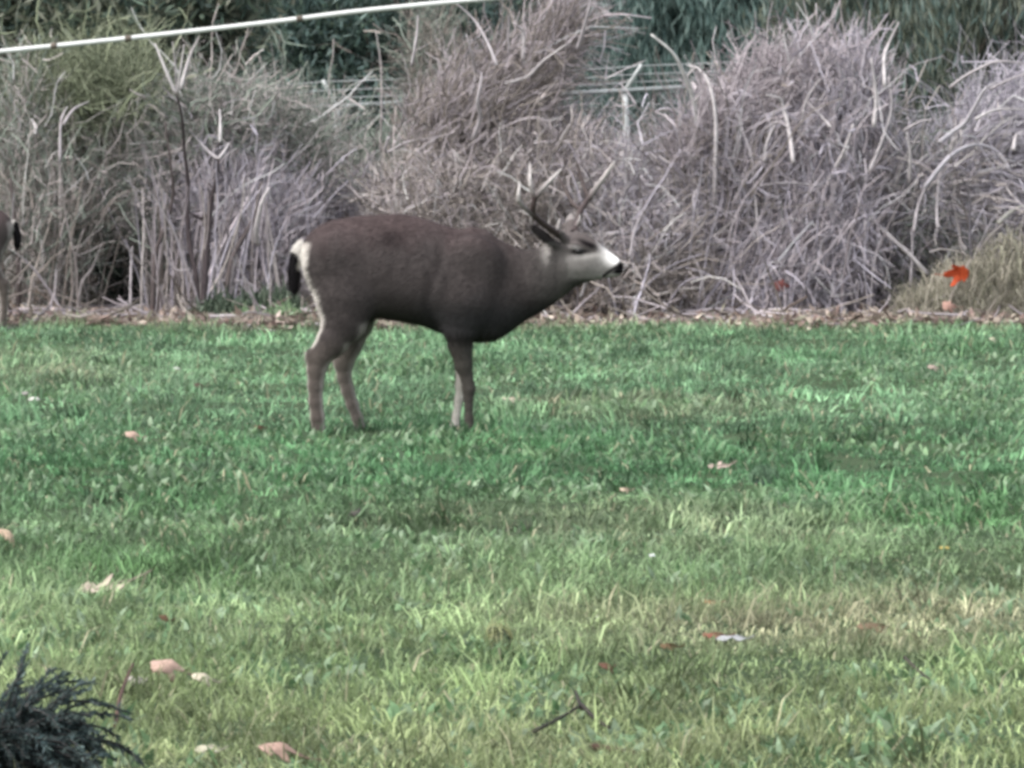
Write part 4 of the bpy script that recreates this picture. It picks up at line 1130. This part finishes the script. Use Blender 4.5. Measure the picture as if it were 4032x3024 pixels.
# ------------------------------------------------------------------ single leaves, twigs and clods on the lawn
def leaf_mesh(name, label, cat, c, size, yaw, curl, rgb, seed, lobes=5, tilt=0.0, stem=True, roll=0.0, group=None, lift=.048):
    """a lobed, curled dead leaf with a stalk; c = centre on the ground"""
    rng = np.random.default_rng(seed)
    root = empty(name, c); tag(root, label, cat, group)
    na, nr = 50, 6
    th_ = np.linspace(-pi, pi, na, endpoint=False)
    if lobes:                                        # pointed maple lobes, the middle one longest
        rad = np.full(na, .42)
        for a_, l_, w_ in ((0, 1.0, .30), (.95, .85, .28), (-.95, .85, .28), (1.9, .55, .3), (-1.9, .55, .3)):
            dd = np.abs((th_ - a_ + pi) % (2 * pi) - pi)
            rad = np.maximum(rad, l_ * np.clip(1 - dd / (w_ * 2.1), 0, 1) ** .75)
        rad = rad * (1 + rng.normal(0, .07, na))
    else:
        rad = .38 + .62 * np.abs(np.cos(th_)) ** 1.5
    pts = [np.zeros(3)]
    for i in range(1, nr + 1):
        r = rad * i / nr * size / 2 * 1.15
        pts += list(np.stack([r * np.cos(th_), r * np.sin(th_), np.zeros(na)], -1))
    P = np.array(pts)
    # roll the blade round its long axis, sag the tip, crumple
    k_ = curl * 3.4 / size + 1e-6
    ang_ = P[:, 1] * k_
    P[:, 1] = np.sin(ang_) / k_
    P[:, 2] = -(1 - np.cos(ang_)) / k_ * np.sign(1)
    P[:, 2] += -curl * .9 * P[:, 0] ** 2 / size + .04 * size * np.sin(P[:, 0] / size * 11 + seed) * np.cos(P[:, 1] / size * 9 + seed)
    ct, st = cos(tilt), sin(tilt)
    P = np.stack([P[:, 0], P[:, 1] * ct - P[:, 2] * st, P[:, 1] * st + P[:, 2] * ct], -1)
    cr, sr = cos(roll), sin(roll)
    P = np.stack([P[:, 0] * cr + P[:, 2] * sr, P[:, 1], -P[:, 0] * sr + P[:, 2] * cr], -1)
    cy, sy = cos(yaw), sin(yaw)
    P = np.stack([P[:, 0] * cy - P[:, 1] * sy, P[:, 0] * sy + P[:, 1] * cy, P[:, 2]], -1)
    P = P - [0, 0, P[:, 2].min()] + np.asarray(c) + [0, 0, lift - .03]
    T = np.stack([np.zeros(na, int), 1 + np.arange(na), 1 + (np.arange(na) + 1) % na], -1)
    Q = []
    for i in range(nr - 1):
        b0, b1 = 1 + i * na, 1 + (i + 1) * na
        k = np.arange(na)
        Q.append(np.stack([b0 + k, b1 + k, b1 + (k + 1) % na, b0 + (k + 1) % na], -1))
    C = np.array(rgb)[None] * (1 + .25 * np.sin(np.arange(len(P)) * .9)[:, None] * .4 + rng.normal(0, .08, (len(P), 1)))
    o = mk("blade", P, [T] + Q, M_DEAD, root, C, True)
    sm = o.modifiers.new("thick", 'SOLIDIFY'); sm.thickness = .0018
    if stem:
        d = P[1 + (nr - 1) * na + na // 2] - P[0]
        e = P[0] + d * 1.0
        tube_obj("stalk", [P[0], P[0] + d * .6 + [0, 0, .004], e, e + d * .5 + [0, 0, .012]], [.003, .0022], M_BARK, root, np.array(rgb) * .55, 10, 5)
    return root

LV = [  # photo column, row, size (m), yaw, curl, colour, lobes, tilt, label
    (515, 1775, .095, .4, .8, (.62, .45, .36), 5, .7, "cream and pinkish curled leaf in the dark green grass behind the buck"),
    (30, 2185, .13, 1.2, .7, (.66, .50, .36), 5, .8, "cream leaf with orange base in the grass beyond the dark conifer shrub"),
    (372, 2345, .19, .1, -.5, (.55, .46, .38), 7, .25, "pale star-shaped curled leaf lying in a dark grass hollow"),
    (640, 2735, .125, .2, 1.1, (.54, .38, .31), 5, .75, "pinkish-red arched leaf beside the dark conifer shrub"),
    (790, 2735, .085, .5, .9, (.66, .60, .46), 5, .55, "cream leaf curled next to the pinkish-red arched leaf"),
    (545, 2745, .06, .9, .8, (.62, .56, .52), 0, .7, "small whitish leaf between dark stalk and pinkish-red arched leaf"),
    (820, 3000, .055, .2, .6, (.52, .50, .38), 0, .4, "small olive-cream leaf low in the foreground grass near dark conifer shrub"),
    (1075, 3010, .13, .2, .8, (.45, .31, .25), 5, .35, "brown and cream leaf beside the small olive-cream leaf near the conifer shrub"),
    (2815, 1862, .115, .1, -.4, (.58, .46, .40), 5, .25, "tan flat maple leaf in open grass ahead of the buck beside dark soil"),
    (2000, 1595, .11, .05, .4, (.55, .50, .38), 5, .2, "pale straw leaf just ahead of the buck's forelegs"),
    (3905, 1372, .08, .3, 1.0, (.62, .60, .44), 5, .5, "pale yellow tented leaf on the lawn below the grassy hump"),
    (3668, 1486, .085, .2, .9, (.55, .44, .38), 5, .5, "pinkish tan leaf with dark shade, down the lawn from the grassy hump"),
    (695, 1468, .06, .6, .9, (.70, .72, .64), 5, .5, "whitish leaf bit in pale grass between the two deer"),
    (135, 1592, .05, .1, .8, (.66, .66, .60), 0, .5, "small white leaf scrap with grey mate in the grass below the antlerless deer"),
    (105, 1570, .045, .7, .8, (.40, .38, .35), 0, .6, "small grey leaf scrap touching a white one in far grass"),
    (940, 1524, .04, .1, .3, (.55, .48, .36), 0, .2, "tiny tan leaf scrap in the grass behind the buck's hind leg"),
    (780, 1555, .075, .5, .9, (.11, .07, .055), 5, .6, "dark brown curled leaf in grass behind the buck"),
    (1015, 1722, .06, .3, .8, (.15, .075, .05), 5, .5, "reddish-brown leaf scrap just behind the buck's hind hoof"),
    (2455, 1992, .055, .4, .6, (.60, .48, .36), 5, .5, "small peach leaf in the mid lawn past a clover patch"),
    (2572, 2232, .022, .2, .8, (.80, .82, .80), 0, .8, "tiny bright white petal above the straw patch"),
    (2360, 2455, .026, .2, .6, (.75, .76, .70), 0, .4, "small white petal beside the reddish straw patch"),
    (2800, 2560, .09, .1, .4, (.26, .11, .075), 5, .2, "rust-red flattened leaf in the pale matted grass"),
    (2880, 2566, .075, .1, .3, (.44, .45, .46), 0, .15, "bluish-white leaf lying beside the rust-red leaf"),
    (2385, 2665, .07, .8, .8, (.17, .09, .06), 5, .5, "dark red-brown leaf over the Y-shaped twig"),
    (2620, 2590, .065, .2, .5, (.16, .11, .06), 5, .3, "brown leaf in the grass just left of rust-red one"),
    (3640, 2050, .04, .2, .5, (.22, .12, .09), 0, .3, "tiny brown leaf scrap between lush dark grass and the straw patch"),
    (3720, 2205, .03, .2, .5, (.55, .44, .14), 0, .4, "tiny yellow leaf scrap in the grass before the straw patch"),
    (3420, 2520, .13, .1, .5, (.20, .14, .09), 5, .15, "long brown flattened leaf in the straw patch by the thin dark twig"),
    (650, 2500, .07, .9, .9, (.15, .085, .05), 5, .6, "brown pointed leaf standing in foreground grass by dark grass gaps"),
    (2790, 2420, .06, .3, .4, (.33, .19, .09), 5, .3, "ochre leaf scrap in the dry straw patch"),
]
for k, (px, py, sz, yaw, curl, rgb, lobes, tilt, lab) in enumerate(LV):
    c = gpt(px, py); c[2] = float(gh(c[0], c[1]))
    leaf_mesh("fallen_leaf", lab, "leaf", c, sz, yaw, curl, np.array(rgb) * .82, 200 + k, lobes, tilt, stem=sz > .05, group="fallen leaves on the lawn")
# the bright leaf and the faded one held in the hump, and the dull red one in the brush
c = at(3785, 1128, 39.0)
leaf_mesh("fallen_leaf", "bright orange-red leaf stuck upright on the straw grass hump", "leaf", c, .22, 2.9, .75, (.55, .095, .035), 301, 5, 1.25, True, 0, None, .03)
c = at(3730, 1235, 38.85)
leaf_mesh("fallen_leaf", "faded pinkish-brown folded leaf below the bright orange-red leaf", "leaf", c, .14, .3, .7, (.42, .26, .21), 302, 5, 1.0, True, 0, None, .03)
c = at(3070, 1160, 39.2)
leaf_mesh("fallen_leaf", "dull dark red leaf hanging low in the pale bramble mound", "leaf", c, .15, .3, .6, (.14, .05, .045), 303, 5, 1.2, True, 0, None, .03)

def twig(label, segs, rgb):
    W = []
    pts0 = segs[0][0]
    root = empty("fallen_twig", gpt(*pts0[0])); tag(root, label, "twig")
    for pts, r, lift in segs:
        P = []
        for i, p in enumerate(pts):
            g = gpt(*p); g[2] = float(gh(g[0], g[1])) + lift[i]; P.append(g)
        tube_obj("stick", P, [r, r * .6], M_BARK, root, rgb, 12, 6)
twig("dark Y-shaped twig lying in the foreground grass", [([(2100, 2925), (2200, 2870), (2290, 2835)], .006, (.035, .04, .045)), ([(2290, 2835), (2265, 2795)], .006, (.035, .05, .07)), ([(2290, 2835), (2350, 2870), (2400, 2895)], .006, (.045, .04, .035))], (.035, .03, .026))
twig("thick dark brown stick next to the Y-shaped twig", [([(2330, 2975), (2420, 2995), (2500, 3010)], .010, (.03, .03, .03))], (.05, .032, .022))
twig("dark curved stalk rising between dark conifer shrub and whitish leaf", [([(455, 2905), (470, 2850), (500, 2780), (525, 2745)], .006, (.02, .06, .09, ))[:2] + ((.02, .05, .07, .075),)], (.075, .045, .035))
twig("thin dark twig lying by the long brown flattened leaf", [([(3560, 2640), (3620, 2680), (3660, 2700)], .004, (.03, .035, .03))], (.05, .04, .035))

def clod(label, px, py, w_, h_, rgb, rim, seed):
    rng = np.random.default_rng(seed)
    c = gpt(px, py); c[2] = float(gh(c[0], c[1]))
    root = empty("turf_clod", c); tag(root, label, "clod")
    th_, ph = np.meshgrid(np.linspace(0, pi / 2 + .2, 8), np.linspace(0, 2 * pi, 16, endpoint=False), indexing='ij')
    rr = 1 + .16 * np.sin(ph * 3 + seed) * np.sin(th_ * 2) + rng.normal(0, .06, th_.shape)
    V = np.stack([np.sin(th_) * np.cos(ph) * rr * w_ / 2, np.sin(th_) * np.sin(ph) * rr * w_ / 2, np.cos(th_) * rr * h_], -1).reshape(-1, 3) + c
    m, q = np.meshgrid(np.arange(7), np.arange(16), indexing='ij')
    Q = np.stack([m * 16 + q, m * 16 + (q + 1) % 16, (m + 1) * 16 + (q + 1) % 16, (m + 1) * 16 + q], -1).reshape(-1, 4)
    mk("soil", V, [Q], attr_mat("clod_soil", .95, .1, 0, 60, .4, .8), root, np.array(rgb)[None] * (1 + rng.normal(0, .2, (len(V), 1))), True)
    if rim is not None:
        n = 260
        a_ = rng.uniform(0, 2 * pi, n)
        X = c[0] + np.cos(a_) * w_ * .5; Y = c[1] + np.sin(a_) * w_ * .5
        Vb, Qb, Tb, Cb = blades(rng, X, Y, rng.uniform(.05, .1, n), rng.uniform(.004, .007, n), a_ + pi + rng.normal(0, .5, n), rng.uniform(.2, .8, n), pick(rng, [rim], n, .25), None, 1.2)
        k = Acc(); k.add(Vb, Qb, Cb, Tb)
        o = k.build("grass_rim", M_GRASS, root); o["kind"] = "stuff"
clod("round dark turf clod ringed with pale grass", 1965, 2575, .085, .055, (.035, .045, .03), (.30, .32, .16), 5)
clod("small grey-brown soil clod in the mid lawn", 1405, 2030, .06, .03, (.10, .085, .085), None, 6)
clod("dark soil clod in lush grass beside the tan maple leaf", 3010, 1925, .12, .022, (.035, .05, .045), (.12, .20, .12), 7)

# ------------------------------------------------------------------ dark conifer shrub in the near corner
def near_shrub():
    rng = np.random.default_rng(9)
    c = gpt(-50, 3120); c[2] = float(gh(c[0], c[1]))
    root = empty("conifer_shrub", c)
    tag(root, "low dark blue-green conifer shrub in the near corner of the lawn", "shrub")
    nb = 420
    az = rng.uniform(0, 2 * pi, nb)
    H = np.stack([np.cos(az), np.sin(az), rng.uniform(.5, 2.6, nb)], -1)
    P0 = np.repeat(c[None], nb, 0) + rng.normal(0, .03, (nb, 3)) * [1, 1, 0]
    P = grow(rng, P0, H, rng.uniform(.26, .36, nb), 9, 2.1, .13)
    P[..., 2] = np.maximum(P[..., 2], gh(P[..., 0], P[..., 1]) + .01)
    V, Q, C = tubes(P, taper(nb, 9, .006, .002), pick(rng, [(.05, .05, .048), (.03, .03, .03)], nb), 4)
    o = mk("branches", V, [Q], M_BARK, root, C); o["kind"] = "stuff"
    n = 60000
    k = rng.integers(0, nb, n); u = rng.uniform(.15, .999, n) * 8; i = u.astype(int); fr = (u - i)[:, None]
    p = P[k, i] * (1 - fr) + P[k, i + 1] * fr
    D = P[k, i + 1] - P[k, i]; D /= np.linalg.norm(D, axis=1, keepdims=True) + 1e-9
    D = D * 1.1 + rng.normal(0, .5, (n, 3))
    tint = (1 + rng.normal(0, .35, (nb, 1))).clip(.4, 2)
    V, Q, C = leaf_quads(rng, p, D, rng.uniform(.010, .026, n), rng.uniform(.004, .008, n), pick(rng, [(.036, .056, .056), (.052, .076, .074), (.026, .040, .042), (.085, .115, .105)], n) * tint[k] * (.7 + .09 * u)[:, None])
    o = mk("needles", V, [Q], M_LEAF, root, C); o["kind"] = "stuff"
near_shrub()
